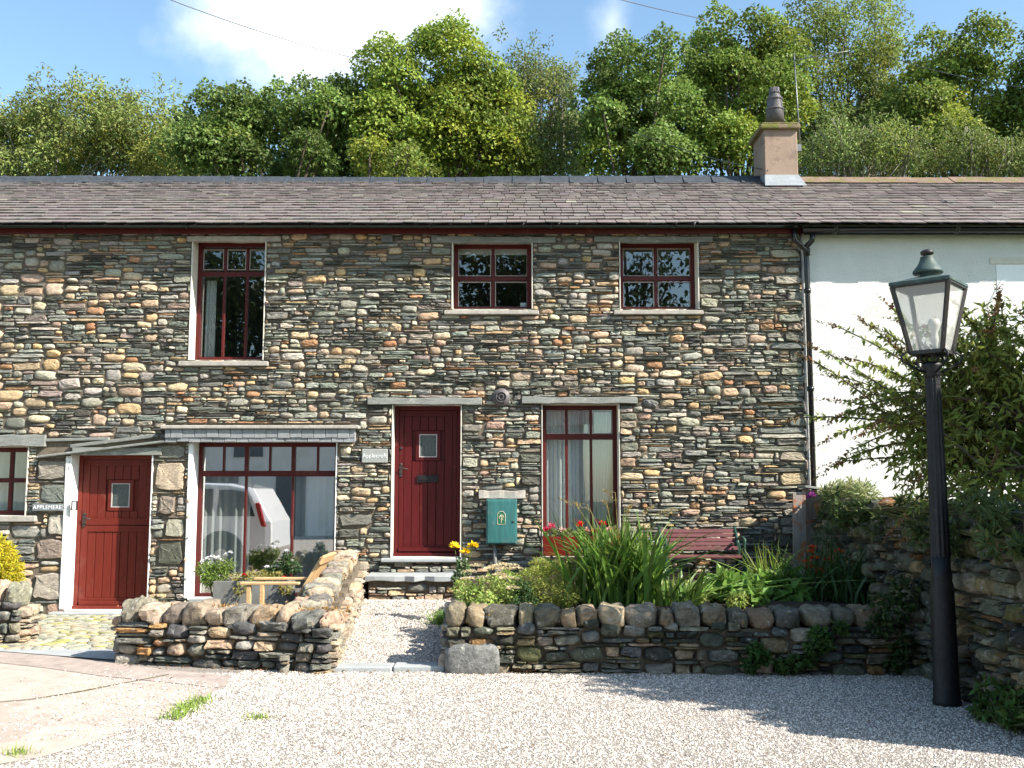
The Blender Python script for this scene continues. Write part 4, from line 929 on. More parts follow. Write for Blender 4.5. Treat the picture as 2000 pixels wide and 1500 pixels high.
# name signs
def sign(name, label, r_, text, size, mat, dz, y=-.075, th=.03, sx=1.0):
    x0, z0, x1, z1 = r_; t = thing(name, label, 'sign', ((x0+x1)/2, y, z0)); mb = MB(); mb.box(x0, x1, y, y+th, z0, z1); mb.build('plate', M[mat], t, bevel=.006)
    cu = bpy.data.curves.new('lettering', 'FONT'); cu.body = text; cu.size = size; cu.align_x = 'CENTER'; cu.align_y = 'CENTER'; cu.extrude = .0015; cu.space_character = 1.08
    fo = bpy.data.objects.new('lettering_curve', cu); COL.objects.link(fo); bpy.context.view_layer.update()
    me = bpy.data.meshes.new_from_object(fo.evaluated_get(bpy.context.evaluated_depsgraph_get())); bpy.data.objects.remove(fo); me.name = 'lettering'
    o = bpy.data.objects.new('lettering', me); COL.objects.link(o); o.parent = t; o.rotation_euler = (R(90), 0, 0); o.scale = (sx, 1, 1); o.location = (0, -.0025, (z1-z0)/2+dz); me.materials.clear(); me.materials.append(M['white'])
sign('name_sign', 'small dark slate name sign with white capitals left of the stable door', facade(68, 984, 127, 998), 'APPLEMERE', .075, 'signslate', 0, sx=.92)
sign('name_sign', 'pale stone name sign with faint white lettering beside the crimson door', SIGN2, 'Applecroft', .078, 'signstone', .0, y=-.06, sx=.86)
# key safe on the white jamb
p = facade(144, 978, 155, 997); mb = MB(); mb.box(p[0], p[2], -.085, -.046, p[1], p[3]); t = mb.build('key_safe', M['iron'], bevel=.008); tag(t, 'small black and white entry box on the white jamb of the stable door', 'key safe')
mb = MB(); mb.box(p[0]+.022, p[2]-.008, -.089, -.0855, p[1]+.012, p[3]-.012); mb.build('face_plate', M['white'], t)
# window box with geraniums
x0, z0, x1, z1 = facade(1058, 1046, 1214, 1082)
mb = MB(); y0, y1 = -.34, -.11; tp = .02
mb.add([(x0+tp, y0+tp, z0), (x1-tp, y0+tp, z0), (x1-tp, y1, z0), (x0+tp, y1, z0), (x0, y0, z1), (x1, y0, z1), (x1, y1, z1), (x0, y1, z1), (x0+.015, y0+.015, z1), (x1-.015, y0+.015, z1), (x1-.015, y1-.015, z1), (x0+.015, y1-.015, z1), (x0+.015, y0+.015, z1-.03), (x1-.015, y0+.015, z1-.03), (x1-.015, y1-.015, z1-.03), (x0+.015, y1-.015, z1-.03)],
       [(3, 2, 1, 0), (0, 1, 5, 4), (1, 2, 6, 5), (2, 3, 7, 6), (3, 0, 4, 7), (4, 5, 9, 8), (5, 6, 10, 9), (6, 7, 11, 10), (7, 4, 8, 11), (8, 9, 13, 12), (9, 10, 14, 13), (10, 11, 15, 14), (11, 8, 12, 15), (12, 13, 14, 15)])
o = mb.build('window_box', M['boxred'], bevel=.004); tag(o, 'red window box below the tall narrow window', 'window box'); WBX = (x0, x1, y0, y1, z1)
mb = MB(); mb.box(x0+.1, x0+.13, y0+.03, -.02, z0-.02, z0-.001); mb.build('bracket', M['iron'], o); mb = MB(); mb.box(x1-.13, x1-.1, y0+.03, -.02, z0-.02, z0-.001); mb.build('bracket', M['iron'], o)
# bench
def bench():
    x0, x1 = 1.83, P(1452, 1080, -.5).x; zs = P(1400, 1089, -.72).z; zt = P(1400, 1033, -.30).z
    t = thing('garden_bench', 'maroon slatted bench with green cast iron ends against the cottage wall', 'bench', ((x0+x1)/2, -.5, .5))
    yb0, yb1 = -.42, -.22; n = 5
    for i in range(n):
        f = (i+.5)/n; z = zs+.07+(zt-zs-.07)*f; y_ = yb0+(yb1-yb0)*f; mb = MB()
        mb.obox((x0+.02, y_-.012, z-.028), (x1-x0-.06, 0, rng.uniform(-.004, .004)), (0, .022, 0), (0, .014, .046)); mb.build('back_slat', M['benchred'], t, bevel=.005)
    for i in range(5):
        mb = MB(); y_ = -.74+i*.068; mb.box(x0, x1-.02, y_, y_+.056, zs-.012, zs+.016); mb.build('seat_slat', M['benchred'], t, bevel=.005)
    for x in (x0+.04, x1-.04):
        mb = MB(); k = .02
        mb.tube([(x, -.74, .46), (x, -.70, zs-.10), (x, -.74, zs-.03), (x, -.72, zs+.15), (x, -.76, zs+.21), (x, -.66, zs+.235), (x, -.40, zs+.21)], [.026, .022, .024, .02, .022, .022, .018], 8)
        mb.tube([(x, -.22, .48), (x, -.34, zs-.05), (x, -.40, zs+.02), (x, -.36, zs+.2), (x, -.20, zt+.02)], [.026, .022, .026, .022, .016], 8)
        mb.tube([(x, -.74, zs-.03), (x, -.40, zs-.03)], .018, 8)
        mb.tube([(x, -.70, zs), (x, -.62, zs+.1), (x, -.52, zs+.06), (x, -.44, zs+.16)], .010, 6); mb.build('bench_end', M['benchgreen'], t)
bench()
# weathered timber post with brace at the foot of the corner, leaning tool
GP = thing('timber_post', 'weathered timber post with an orange streaked board at the corner of the cottage', 'post', (3.75, -.5, .5))
mb = MB(); a = P(1575, 1000, -.35); mb.box(a.x-.03, a.x+.13, -.42, -.28, .45, P(0, 957, -.35).z); mb.build('post', M['greywood'], GP, bevel=.008)
mb = MB(); mb.obox(P(1549, 1140, -.5), (.16, 0, 0), (.03, .03, P(0, 962, -.5).z-P(0, 1140, -.5).z), (0, -.028, 0)); mb.build('board', M['greywood'], GP, bevel=.005)
mb = MB(); a = P(1583, 950, -.4); mb.beam(a+Vector((-.12, 0, .0)), a+Vector((.22, .02, -.045)), .30, .03); mb.build('cap_slate', M['lintel'], GP, bevel=.004)
mb = MB(); mb.tube([P(1520, 1096, -.55), P(1547, 1045, -.2)], .014, 6); tag(mb.build('iron_bar', M['iron']), 'dark iron bar leaning on the wall right of the bench', 'bar')

# ================================================================== lamp post
LP = G(1850, 1376); LX, LY = LP.x, LP.y
def lz(py): return P(1000, py, LY).z
LAMP = thing('lamp_post', 'black cast iron lamp post with a green roofed four sided glass lantern', 'lamp post', (LX, LY, 0))
pxm = 7.6/1944
mb = MB(); mb.lathe([(.103, -.02), (.103, .03), (.096, .05), (.092, .35), (.086, lz(1160)), (.082, lz(1142)), (.074, lz(1132)), (.078, lz(1128)), (.078, lz(1120)), (.070, lz(1116)), (.069, lz(1085))], (LX, LY, 0), 24); mb.build('base_column', M['iron'], LAMP)
# fluted shaft
fl = []; n = 48; ys = [(1088, .068), (900, .060), (760, .053), (735, .052)]
mb = MB(); vs = []
for py, r_ in ys:
    for k in range(n):
        t = 2*math.pi*k/n; rr = r_*(1+.075*math.cos(t*12)); vs.append((LX+rr*math.cos(t), LY+rr*math.sin(t), lz(py)))
mb.add(vs, [(i*n+k, i*n+(k+1) % n, (i+1)*n+(k+1) % n, (i+1)*n+k) for i in range(len(ys)-1) for k in range(n)], None, True); mb.build('shaft', M['iron'], LAMP)
mb = MB(); mb.lathe([(.05, lz(740)), (.062, lz(732)), (.062, lz(722)), (.072, lz(716)), (.072, lz(711)), (.05, lz(708)), (.02, lz(706))], (LX, LY, 0), 24)
mb.build('collar', M['iron'], LAMP)
ROT = R(-85.5)
zb, zt_, zrf, zn = lz(690), lz(561), lz(556), lz(532)
ang = [ROT+math.pi/2*k for k in range(4)]; rb, rt = .165, .298
def cr(k, r_, z): return Vector((LX+r_*math.cos(ang[k % 4]), LY+r_*math.sin(ang[k % 4]), z))
LN = MB()
for k in range(4):
    LN.beam(cr(k, rb, zb), cr(k, rt, zt_), .030, .030, up=(math.cos(ang[k]), math.sin(ang[k]), 0)); LN.beam(cr(k, rb, zb), cr(k+1, rb, zb), .034, .03); LN.beam(cr(k, rt, zt_), cr(k+1, rt, zt_), .024, .03)
LN.add([cr(k, rb*.95, zb-.014) for k in range(4)], [(0, 1, 2, 3)]); lant = LN.build('lantern_frame', M['bronze'], LAMP, bevel=.003)
for k in range(4):
    g = MB(); a, b, c, d = cr(k, rb-.006, zb+.01), cr(k+1, rb-.006, zb+.01), cr(k+1, rt-.006, zt_-.01), cr(k, rt-.006, zt_-.01); g.add([a, b, c, d], [(0, 1, 2, 3)]); g.build('lantern_pane', M['lampglass'], lant)
RF = MB(); e = .325; nk = .08
RF.add([cr(k, e, zrf-.02) for k in range(4)]+[cr(k, e, zrf+.008) for k in range(4)]+[cr(k, .20, zrf+.034) for k in range(4)]+[cr(k, nk, lz(541)) for k in range(4)]+[cr(k, .28, zrf-.02) for k in range(4)],
       [(i, (i+1) % 4, 4+(i+1) % 4, 4+i) for i in range(4)]+[(4+i, 4+(i+1) % 4, 8+(i+1) % 4, 8+i) for i in range(4)]+[(8+i, 8+(i+1) % 4, 12+(i+1) % 4, 12+i) for i in range(4)]+[(12, 13, 14, 15)]+[(i, 16+i, 16+(i+1) % 4, (i+1) % 4) for i in range(4)])
rfo = RF.build('lantern_roof', M['verdigris'], LAMP, bevel=.006, seg=2)
mb = MB(); mb.lathe([(.062, lz(545)), (.060, lz(537)), (.060, lz(536.5)), (.108, lz(535)), (.114, lz(532)), (.110, lz(529)), (.088, lz(522)), (.068, lz(515)), (.056, lz(508)), (.052, lz(504)), (.052, lz(502)), (.040, lz(501)), (.03, lz(500))], (LX, LY, 0), 24); mb.build('ventilator', M['verdigris'], rfo)
mb = MB(); mb.lathe([(.028, lz(502)), (.026, lz(499.5)), (.046, lz(497.5)), (.052, lz(494)), (.048, lz(491)), (.032, lz(488.5)), (.012, lz(487)), (.004, lz(486.5))], (LX, LY, 0), 16); mb.build('finial', M['bronze'], rfo)
mb = MB(); mb.lathe([(.022, zb), (.022, lz(672)), (.03, lz(665)), (.03, lz(660)), (.024, lz(650)), (.045, lz(638)), (.048, lz(632)), (.035, lz(624)), (.004, lz(621))], (LX+.03, LY, 0), 16); mb.build('bulb', M['bulb'], LAMP)
for k in range(4):
    u = Vector((math.cos(ang[k]), math.sin(ang[k]), 0)); c = Vector((LX, LY, 0)); mb = MB()
    mb.tube([c+u*.06+Vector((0, 0, lz(728))), c+u*.15+Vector((0, 0, lz(718))), c+u*.235+Vector((0, 0, lz(706))), c+u*.245+Vector((0, 0, lz(696))), c+u*.20+Vector((0, 0, lz(688))), c+u*.15+Vector((0, 0, zb-.004))], .009, 6)
    mb.tube([c+u*.05+Vector((0, 0, lz(712))), c+u*.09+Vector((0, 0, lz(704))), c+u*.085+Vector((0, 0, lz(696))), c+u*.04+Vector((0, 0, zb-.01))], .012, 6); mb.build('scroll_bracket', M['iron'], LAMP)

# ================================================================== garden furniture by the big window
def gp(px, py, Y): return P(px, py, Y)
TY = -1.1
TR = thing('planter_trough', 'grey wooden planter trough under the wide reflecting window', 'planter', (gp(470, 1180, TY).x, TY, 0))
a, b = gp(416, 1135, TY), gp(562, 1186, TY); mb = MB(); t = .03
mb.box(a.x, b.x, TY, TY+t, b.z, a.z); mb.box(a.x, b.x, TY+.36, TY+.36+t, b.z, a.z); mb.box(a.x, a.x+t, TY+t, TY+.36, b.z, a.z); mb.box(b.x-t, b.x, TY+t, TY+.36, b.z, a.z); mb.build('boards', M['troughwood'], TR, bevel=.006)
mb = MB(); mb.box(a.x+t, b.x-t, TY+t, TY+.36, a.z-.08, a.z-.04); mb.build('compost', M['soil'], TR); TROUGH = (a.x, b.x, TY, TY+.39, a.z)
CY0, CY1 = -2.6, -2.05
CHR = thing('garden_chair', 'pine garden chair with slatted back behind the low wall left of the path', 'chair', (gp(540, 1180, -2.3).x, -2.3, 0))
for Yc in (CY0, CY1):
    l, r = gp(470, 1139, CY0), gp(570, 1143, CY0); dx = 0 if Yc == CY0 else .0
    za = l.z; mb = MB(); mb.box(l.x+dx, r.x+dx+.08, Yc-.04, Yc+.04, za-.016, za+.012); mb.build('armrest', M['pine'], CHR, bevel=.006)
    xl = gp(486, 1160, CY0).x+dx; mb = MB(); mb.box(xl-.022, xl+.022, Yc-.025, Yc+.025, .0, za-.0165); mb.build('leg', M['pine'], CHR, bevel=.004)
    mb = MB(); mb.beam((xl+.50, Yc+.055, .0), (xl+.38, Yc+.055, .45), .03, .045, up=(0, 1, 0)); mb.build('leg', M['pine'], CHR, bevel=.004)
    mb = MB(); mb.beam((xl+.42, Yc+.02, .36), (xl+.74, Yc+.02, za+.26), .03, .05, up=(0, 1, 0)); mb.build('back_post', M['pine'], CHR, bevel=.004)
xb = gp(486, 1160, CY0).x
mb = MB(); mb.beam((xb+.75, CY0-.05, za+.235), (xb+.75, CY1+.09, za+.235), .035, .10, up=(.45, 0, .9)); mb.build('top_rail', M['pine'], CHR, bevel=.012, seg=2)
for i in range(6):
    yy = CY0+.09+i*.08; mb = MB(); mb.beam((xb+.47, yy, .42), (xb+.73, yy, za+.20), .05, .016, up=(-.7, 0, .7)); mb.build('back_slat', M['pine'], CHR, bevel=.003)
for i in range(6):
    xx = xb+.0+i*.075; mb = MB(); mb.box(xx, xx+.06, CY0+.03, CY1-.03, .34, .358); mb.build('seat_slat', M['pine'], CHR, bevel=.003)

# ================================================================== cables
def cable(label, a, b, sag, r_=.012):
    mb = MB(); a, b = Vector(a), Vector(b); mb.tube([a.lerp(b, t/12)-Vector((0, 0, sag*4*(t/12)*(1-t/12))) for t in range(13)], r_, 5); return tag(mb.build('cable', M['wire']), label, 'cable', 'overhead cables')
cable('overhead cable dipping from the cloud into the tall bright sycamore', P(60, -115, 2), P(790, 134, 9), .25, .008)
cable('overhead cable high above the dark trees towards the top of the picture', P(1020, -55, 3), P(1480, 56, 12), .1, .008)
cable('thin cable strung across the trees to the left side of the chimney', P(1190, 235, 9), P(1500, 333, 2.24), .12, .007)
cable('thin cable strung across the trees right of the chimney', P(1700, 98, 8), P(2080, 180, 5), .15, .007)
cable('thin cable dropping across the slates of the white cottage', P(1840, 390, .9), P(2120, 480, -.6), .05, .006)

# ================================================================== trees
def A3(p): return np.array([tuple(q) for q in p], float)
def foliage(lb, c, r_, n, L, Wd, col, var=.2, flat=.8, up=.55, droop=.25, hue=.1, cap=0.0):
    """one clump of leaves round c: outer leaves face outward and up"""
    u = unit(n); rad = r_*(nrg.uniform(0.25, 1, n)**.5)[:, None]
    if cap: u[:, 2] = np.where(nrg.uniform(0, 1, n) < cap, np.abs(u[:, 2])-.12, u[:, 2]); rad = r_*(nrg.uniform(0.45, 1, n)**.5)[:, None]
    p = np.asarray(c)[None, :]+u*rad*np.array([1, 1, flat])
    nr = u*.8+np.array([0, 0, up])+nrg.normal(size=(n, 3))*.45
    d = u*.7+nrg.normal(size=(n, 3))*.7+np.array([0, 0, -droop])
    lb.leaves(p, d, nr, L*nrg.uniform(.65, 1.3, n), Wd*nrg.uniform(.7, 1.25, n), jit(col, n, var*1.3, hue))
def tree(label, ells, Y, col, leafL=.16, leafW=.13, dens=1.0, cr_=(.45, .8), trunks=1, bark='bark', loose=False, base=None, group='trees behind the cottages', name='tree', thick=.8, per=150, yellow=.12, colf=None):
    """ells: crown masses as photo ellipses (cx,cy,rx,ry) standing at depth Y"""
    cs = []; 
    for (cx, cy, rx, ry) in ells:
        c = P(cx, cy, Y); k = (c-Vector((0, CAM_Y, CAM_Z))).length/FPX; RX, RZ = rx*k, ry*k; RY = max(1.0, RX*thick)
        n = max(3, int(dens*(1.75 if not loose else 1.7)*RX*RZ/(cr_[0]*cr_[1])))
        for _ in range(n):
            u = Vector(tuple(unit(1)[0])); q = rng.uniform(.35, 1)**.45
            r_ = rng.uniform(*cr_)
            cs.append((c+Vector((u.x*max(RX-r_*.7, .1)*q, u.y*RY*q, u.z*max(RZ-r_*.6, .1)*q)), r_))
    zb = 0; xs = [c.x for c, _ in cs]; b = Vector((base if base is not None else sum(xs)/len(xs), Y+.3, zb))
    root = thing(name, label, 'tree', b, group)
    lb = LB()
    for c, r_ in cs:
        k = 1+rng.uniform(-.45, .24); cc = np.array(col)*k*np.array([.93, 1, 1])
        if rng.random() < yellow: cc = cc*np.array([1.22, 1.08, .8])
        m = int(per*(3.6 if not loose else 2.6)*(r_/.6)**2)
        foliage(lb, c, r_, int(m*(.8 if not loose else 1)), leafL, leafW, cc, flat=.75, droop=.4, cap=.6 if not loose else 0)
        if not loose:      # pointed tip of the clump
            foliage(lb, c+Vector((rng.uniform(-.2, .2), 0, r_*.55)), r_*.42, int(m*.2), leafL, leafW, cc*1.1, flat=1.1)
        else:
            for _ in range(3): foliage(lb, c+Vector((rng.uniform(-1, 1)*r_, rng.uniform(-1, 1)*r_, rng.uniform(-.3, 1.2)*r_)), r_*.3, int(m*.14), leafL, leafW, cc, flat=1.6)
    lb.build('crown', M['leaf'], root)
    bark = 'bark' if not loose else bark
    tb = MB(); zt = max(c.z for c, _ in cs); H = zt
    for k in range(trunks):
        x0 = b.x+(k-(trunks-1)/2)*rng.uniform(.5, .9); tops = rng.sample(cs, min(len(cs), 14 if not loose else 16))
        r0 = .22/math.sqrt(trunks); fork = Vector((x0+rng.uniform(-.3, .3), Y+.3, H*.42))
        lead = max(cs, key=lambda q: q[0].z-abs(q[0].x-x0)*1.2)[0]; lead = fork.lerp(lead, .6 if not loose else .9)
        pts = [Vector((x0, Y+.3, -.2)), fork, fork.lerp(lead, .5)+Vector((rng.uniform(-.3, .3), 0, 0)), lead]
        tb.tube(pts, [r0*.9, r0*.6, r0*.28, .015], 8)
        for c, r_ in tops:
            t = rng.uniform(.15, .8); st = fork.lerp(lead, t)
            if st.z > c.z: st = fork+Vector((0, 0, .2))
            mid = st.lerp(c, .5)+Vector((rng.uniform(-.15, .15), rng.uniform(-.15, .15), rng.uniform(.0, .35)))
            rr = r0*(.34-.2*t); tb.tube([st, mid, c, c+Vector((rng.uniform(-.2, .2), 0, r_*.8))], [rr, rr*.65, rr*.3, .008], 5)
    tb.build('trunk', M[bark], root); return root
GRN = (.25, .305, .055); DRK = (.185, .25, .06); YEL = (.25, .29, .055); ASH = (.27, .30, .09)
tree('loose yellowish tree with feathery twigs at the left end of the row', [(60, 285, 140, 105), (170, 255, 120, 88), (265, 262, 85, 85), (320, 320, 60, 60), (-60, 300, 90, 100)], 10.5, ASH, .10, .045, 1.9, (.32, .58), 3, 'palebark', True, per=130, yellow=.25)
tree('dark green sycamore of two rounded domes right of the loose yellowish tree', [(440, 255, 85, 90), (500, 240, 75, 85), (590, 235, 90, 80), (650, 240, 60, 85), (520, 320, 170, 60), (400, 310, 75, 60)], 9.0, DRK, .088, .078, 1.35, (.40, .72))
tree('tallest bright sycamore in the middle with a broad domed top', [(870, 140, 95, 85), (770, 180, 95, 90), (940, 160, 80, 80), (920, 240, 120, 110), (740, 260, 100, 110), (840, 260, 130, 100), (940, 320, 120, 60)], 9.5, GRN, .088, .078, 1.3, (.42, .78))
tree('small yellow green bush tree low in front of the tallest sycamore', [(750, 320, 75, 50), (800, 335, 60, 35)], 7.2, YEL, .085, .075, 1.3, (.3, .5), base=P(750, 300, 7.2).x)
tree('grey green airy ash beside the tallest sycamore', [(1040, 175, 75, 80), (1090, 200, 45, 90), (1000, 250, 80, 90), (1085, 300, 60, 70), (1040, 330, 90, 50)], 11.0, (.25, .28, .095), .095, .042, 1.8, (.34, .6), 2, 'palebark', True, per=120)
tree('dark narrow sycamore between the airy ash and the chimney', [(1210, 150, 70, 80), (1290, 160, 60, 85), (1180, 210, 60, 100), (1290, 240, 90, 110), (1240, 320, 120, 60)], 9.3, DRK, .088, .078, 1.35, (.40, .7))
tree('broad green sycamore behind the chimney pot', [(1400, 100, 75, 85), (1480, 110, 80, 85), (1400, 200, 80, 110), (1500, 190, 80, 110), (1440, 290, 130, 80)], 10.0, (.22, .28, .055), .088, .078, 1.3, (.42, .75))
tree('tall pale ash with thin stems and sky between its leaves right of the chimney', [(1590, 60, 80, 80), (1680, 70, 90, 95), (1570, 160, 80, 90), (1710, 150, 90, 100), (1640, 220, 120, 90), (1730, 260, 90, 80)], 11.5, (.27, .31, .08), .10, .048, 1.1, (.34, .58), 3, 'bark', True, per=120)
tree('green sycamore with lumpy outline near the right edge', [(1890, 105, 65, 75), (1810, 150, 60, 90), (1800, 220, 85, 100), (1910, 220, 85, 110), (1850, 290, 130, 60)], 9.6, (.24, .29, .06), .085, .072, 1.25, (.4, .7))
tree('dark sycamore cut off by the right edge of the picture', [(2010, 190, 60, 110), (2060, 130, 80, 100), (2030, 300, 80, 60)], 9.0, (.19, .25, .055), .088, .078, 1.3, (.4, .7))
tree('light green willow scrub just above the mossy sandstone ridge', [(1640, 305, 95, 60), (1730, 300, 80, 60), (1590, 330, 50, 35)], 7.4, (.22, .26, .08), .10, .034, 1.8, (.3, .52), 3, 'palebark', True, per=150)
tree('yellowish willow scrub above the ridge at the right end', [(1860, 310, 80, 45), (1960, 320, 80, 40), (2040, 310, 60, 50)], 7.6, (.22, .25, .075), .10, .034, 1.8, (.3, .52), 3, 'palebark', True, per=150)
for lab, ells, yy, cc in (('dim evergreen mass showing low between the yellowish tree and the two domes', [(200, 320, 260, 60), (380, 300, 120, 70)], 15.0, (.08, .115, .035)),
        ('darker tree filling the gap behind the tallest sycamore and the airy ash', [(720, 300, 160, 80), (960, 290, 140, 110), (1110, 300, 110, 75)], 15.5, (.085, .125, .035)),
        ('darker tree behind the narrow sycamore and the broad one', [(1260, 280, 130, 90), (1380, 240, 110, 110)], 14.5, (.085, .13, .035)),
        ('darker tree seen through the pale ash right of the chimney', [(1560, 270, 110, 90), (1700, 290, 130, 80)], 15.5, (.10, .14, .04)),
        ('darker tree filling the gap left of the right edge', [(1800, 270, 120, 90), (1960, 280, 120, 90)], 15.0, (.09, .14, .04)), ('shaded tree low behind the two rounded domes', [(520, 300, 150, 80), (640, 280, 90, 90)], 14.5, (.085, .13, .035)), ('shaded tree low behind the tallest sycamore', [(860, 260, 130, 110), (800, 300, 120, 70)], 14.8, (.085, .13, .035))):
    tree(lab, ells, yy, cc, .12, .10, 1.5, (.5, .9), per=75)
# trees and house across the yard, seen in the window panes
def reftree(x, y, h, r_, col, label, n=26, sparse=1.0):
    root = thing('tree', label, 'tree', (x, y, 0), 'trees across the yard'); lb = LB(); tb = MB(); cs = []
    for _ in range(n):
        u = Vector(tuple(unit(1)[0])); cs.append(Vector((x, y, h*.66))+Vector((u.x*r_, u.y*r_, u.z*h*.34))*rng.uniform(.4, 1))
    for c in cs: foliage(lb, c, r_*.38, int(130*sparse), .34, .24, np.array(col)*rng.uniform(.75, 1.25))
    lb.build('crown', M['leaf'], root); tb.tube([(x, y, -.1), (x+.2, y, h*.45), (x, y, h*.9)], [.3, .2, .05], 8)
    for c in cs: tb.tube([Vector((x+.1, y, h*.42)), Vector((x+.1, y, h*.42)).lerp(c, .5)+Vector((0, 0, .5)), c], [.12, .07, .02], 5)
    tb.build('trunk', M['bark'], root)
reftree(-13.5, -34, 14, 4.2, (.05, .085, .025), 'dark broad tree across the yard left of the white house', 40, 1.6)
reftree(-7.5, -36, 15, 4.0, (.05, .08, .025), 'dark tall tree across the yard above the white house', 40, 1.6)
reftree(-1.0, -35, 15.5, 4.4, (.05, .08, .025), 'dark round tree across the yard behind the white house', 44, 1.7)
reftree(5.6, -35, 15, 3.6, (.05, .085, .03), 'thin branched open tree across the yard', 20, .55)
OP = thing('white_house', 'white house across the yard with blue grey doors', 'house', (-4, -21, 0))
mb = MB(); mb.box(-13, 2.5, -27, -21, -.1, 3.9); mb.build('roughcast_wall', M['roughcast'], OP)
mb = MB(); mb.add([(-13.3, -20.6, 3.8), (2.8, -20.6, 3.8), (2.8, -24, 5.9), (-13.3, -24, 5.9), (-13.3, -27.4, 3.8), (2.8, -27.4, 3.8)], [(0, 1, 2, 3), (3, 2, 5, 4)], (.2, .18, .18)); mb.build('roof', M['roofslate'], OP)
for x, w in ((-8.1, 1.0), (-5.9, .9), (-2.6, 1.0)):
    mb = MB(); mb.box(x, x+w, -21, -20.95, 0, 2.1); mb.build('door', M['greydoor'], OP)
mb = MB(); mb.beam((-6.05, -20.8, 2.15), (-5.45, -20.8, 2.45), .5, .06); mb.beam((-5.45, -20.8, 2.45), (-4.85, -20.8, 2.15), .5, .06); mb.build('door_hood', M['greydoor'], OP)
for x, z, w, h in ((-10.6, .9, 1.2, 1.2), (-4.2, .95, .7, .9), (-9.6, 2.7, 1.0, .9), (-5.2, 2.7, 1.0, .9), (-1.2, 2.7, .9, .9)):
    mb = MB(); mb.box(x, x+w, -21, -20.96, z, z+h); mb.build('window', M['greydoor'], OP)
# white estate car on the drive, just out of the picture at the left
CAR = thing('parked_car', 'white estate car parked on the concrete drive', 'car', (-7, -6.6, 0))
xr, yf, ybk = -4.62, -5.75, -7.5
body = [(-9.3, .35), (-9.35, .75), (-9.1, .95), (-8.1, 1.06), (-7.3, 1.62), (-6.6, 1.74), (-5.4, 1.70), (-4.98, 1.62), (-4.70, 1.10), (-4.62, .98), (-4.60, .45), (-4.75, .33)]
def prism(prof, y0, y1, inset=.0):
    mb = MB(); n = len(prof); cx = sum(p[0] for p in prof)/n; cz = sum(p[1] for p in prof)/n
    lay = [(y0, .0), (y0+(y1-y0)*.04, 0)] if not inset else []
    vs = []; lv = [(y0, .94), (y0+.07*(1 if y1 > y0 else -1), 1.0), (y1-.07*(1 if y1 > y0 else -1), 1.0), (y1, .94)]
    for y_, k in lv: vs += [(cx+(px-cx)*k, y_, cz+(pz-cz)*k) for px, pz in prof]
    fs = [(j*n+i, j*n+(i+1) % n, (j+1)*n+(i+1) % n, (j+1)*n+i) for j in range(3) for i in range(n)]+[tuple(range(n-1, -1, -1)), tuple(range(3*n, 4*n))]
    mb.add(vs, fs, None, False); return mb
prism(body, ybk, yf).build('body', M['carwhite'], CAR, bevel=.03, seg=3)
for nm, w in (('rear_window', [(-5.65, 1.08), (-5.62, 1.58), (-5.35, 1.58), (-5.08, 1.53), (-4.92, 1.08)]), ('door_window', [(-6.75, 1.08), (-6.72, 1.6), (-5.74, 1.6), (-5.74, 1.08)]), ('front_window', [(-7.85, 1.06), (-7.3, 1.52), (-6.84, 1.58), (-6.84, 1.06)])):
    for yy in (yf+.004, ybk-.012):
        mb = MB(); n = len(w); mb.add([(a, yy, b) for a, b in w]+[(a, yy+.008, b) for a, b in w], [tuple(range(n)), tuple(range(2*n-1, n-1, -1))]+[(i, (i+1) % n, n+(i+1) % n, n+i) for i in range(n)]); mb.build(nm, M['carglass'], CAR)
for yy in (yf-.05, ybk-.02):
    mb = MB(); mb.obox((-4.80, yy, .88), (.10, 0, 0), (0, .068, 0), (-.13, 0, .45)); mb.build('tail_light', M['redlens'], CAR, bevel=.02)
for x in (-5.55, -8.35):
    for yy in (yf+.01, ybk+.2):
        mb = MB(); mb.lathe([(.20, -.01), (.32, .0), (.345, .03), (.345, .18), (.32, .21), (.2, .22)], (x, yy, .345), 28, axis='y'); wl = mb.build('wheel', M['tyre'], CAR)
        mb = MB(); mb.lathe([(.02, -.03), (.06, -.025), (.205, .0), (.215, -.02), (.215, .12), (.01, .12)], (x, yy, .345), 20, axis='y'); mb.build('rim', M['alloy'], wl)
    mb = MB(); mb.lathe([(.30, .0), (.44, .0), (.45, .02), (.44, .03), (.3, .03)], (x, yf+.022, .36), 28, axis='y'); mb.build('wheel_arch', M['tyre'], CAR)

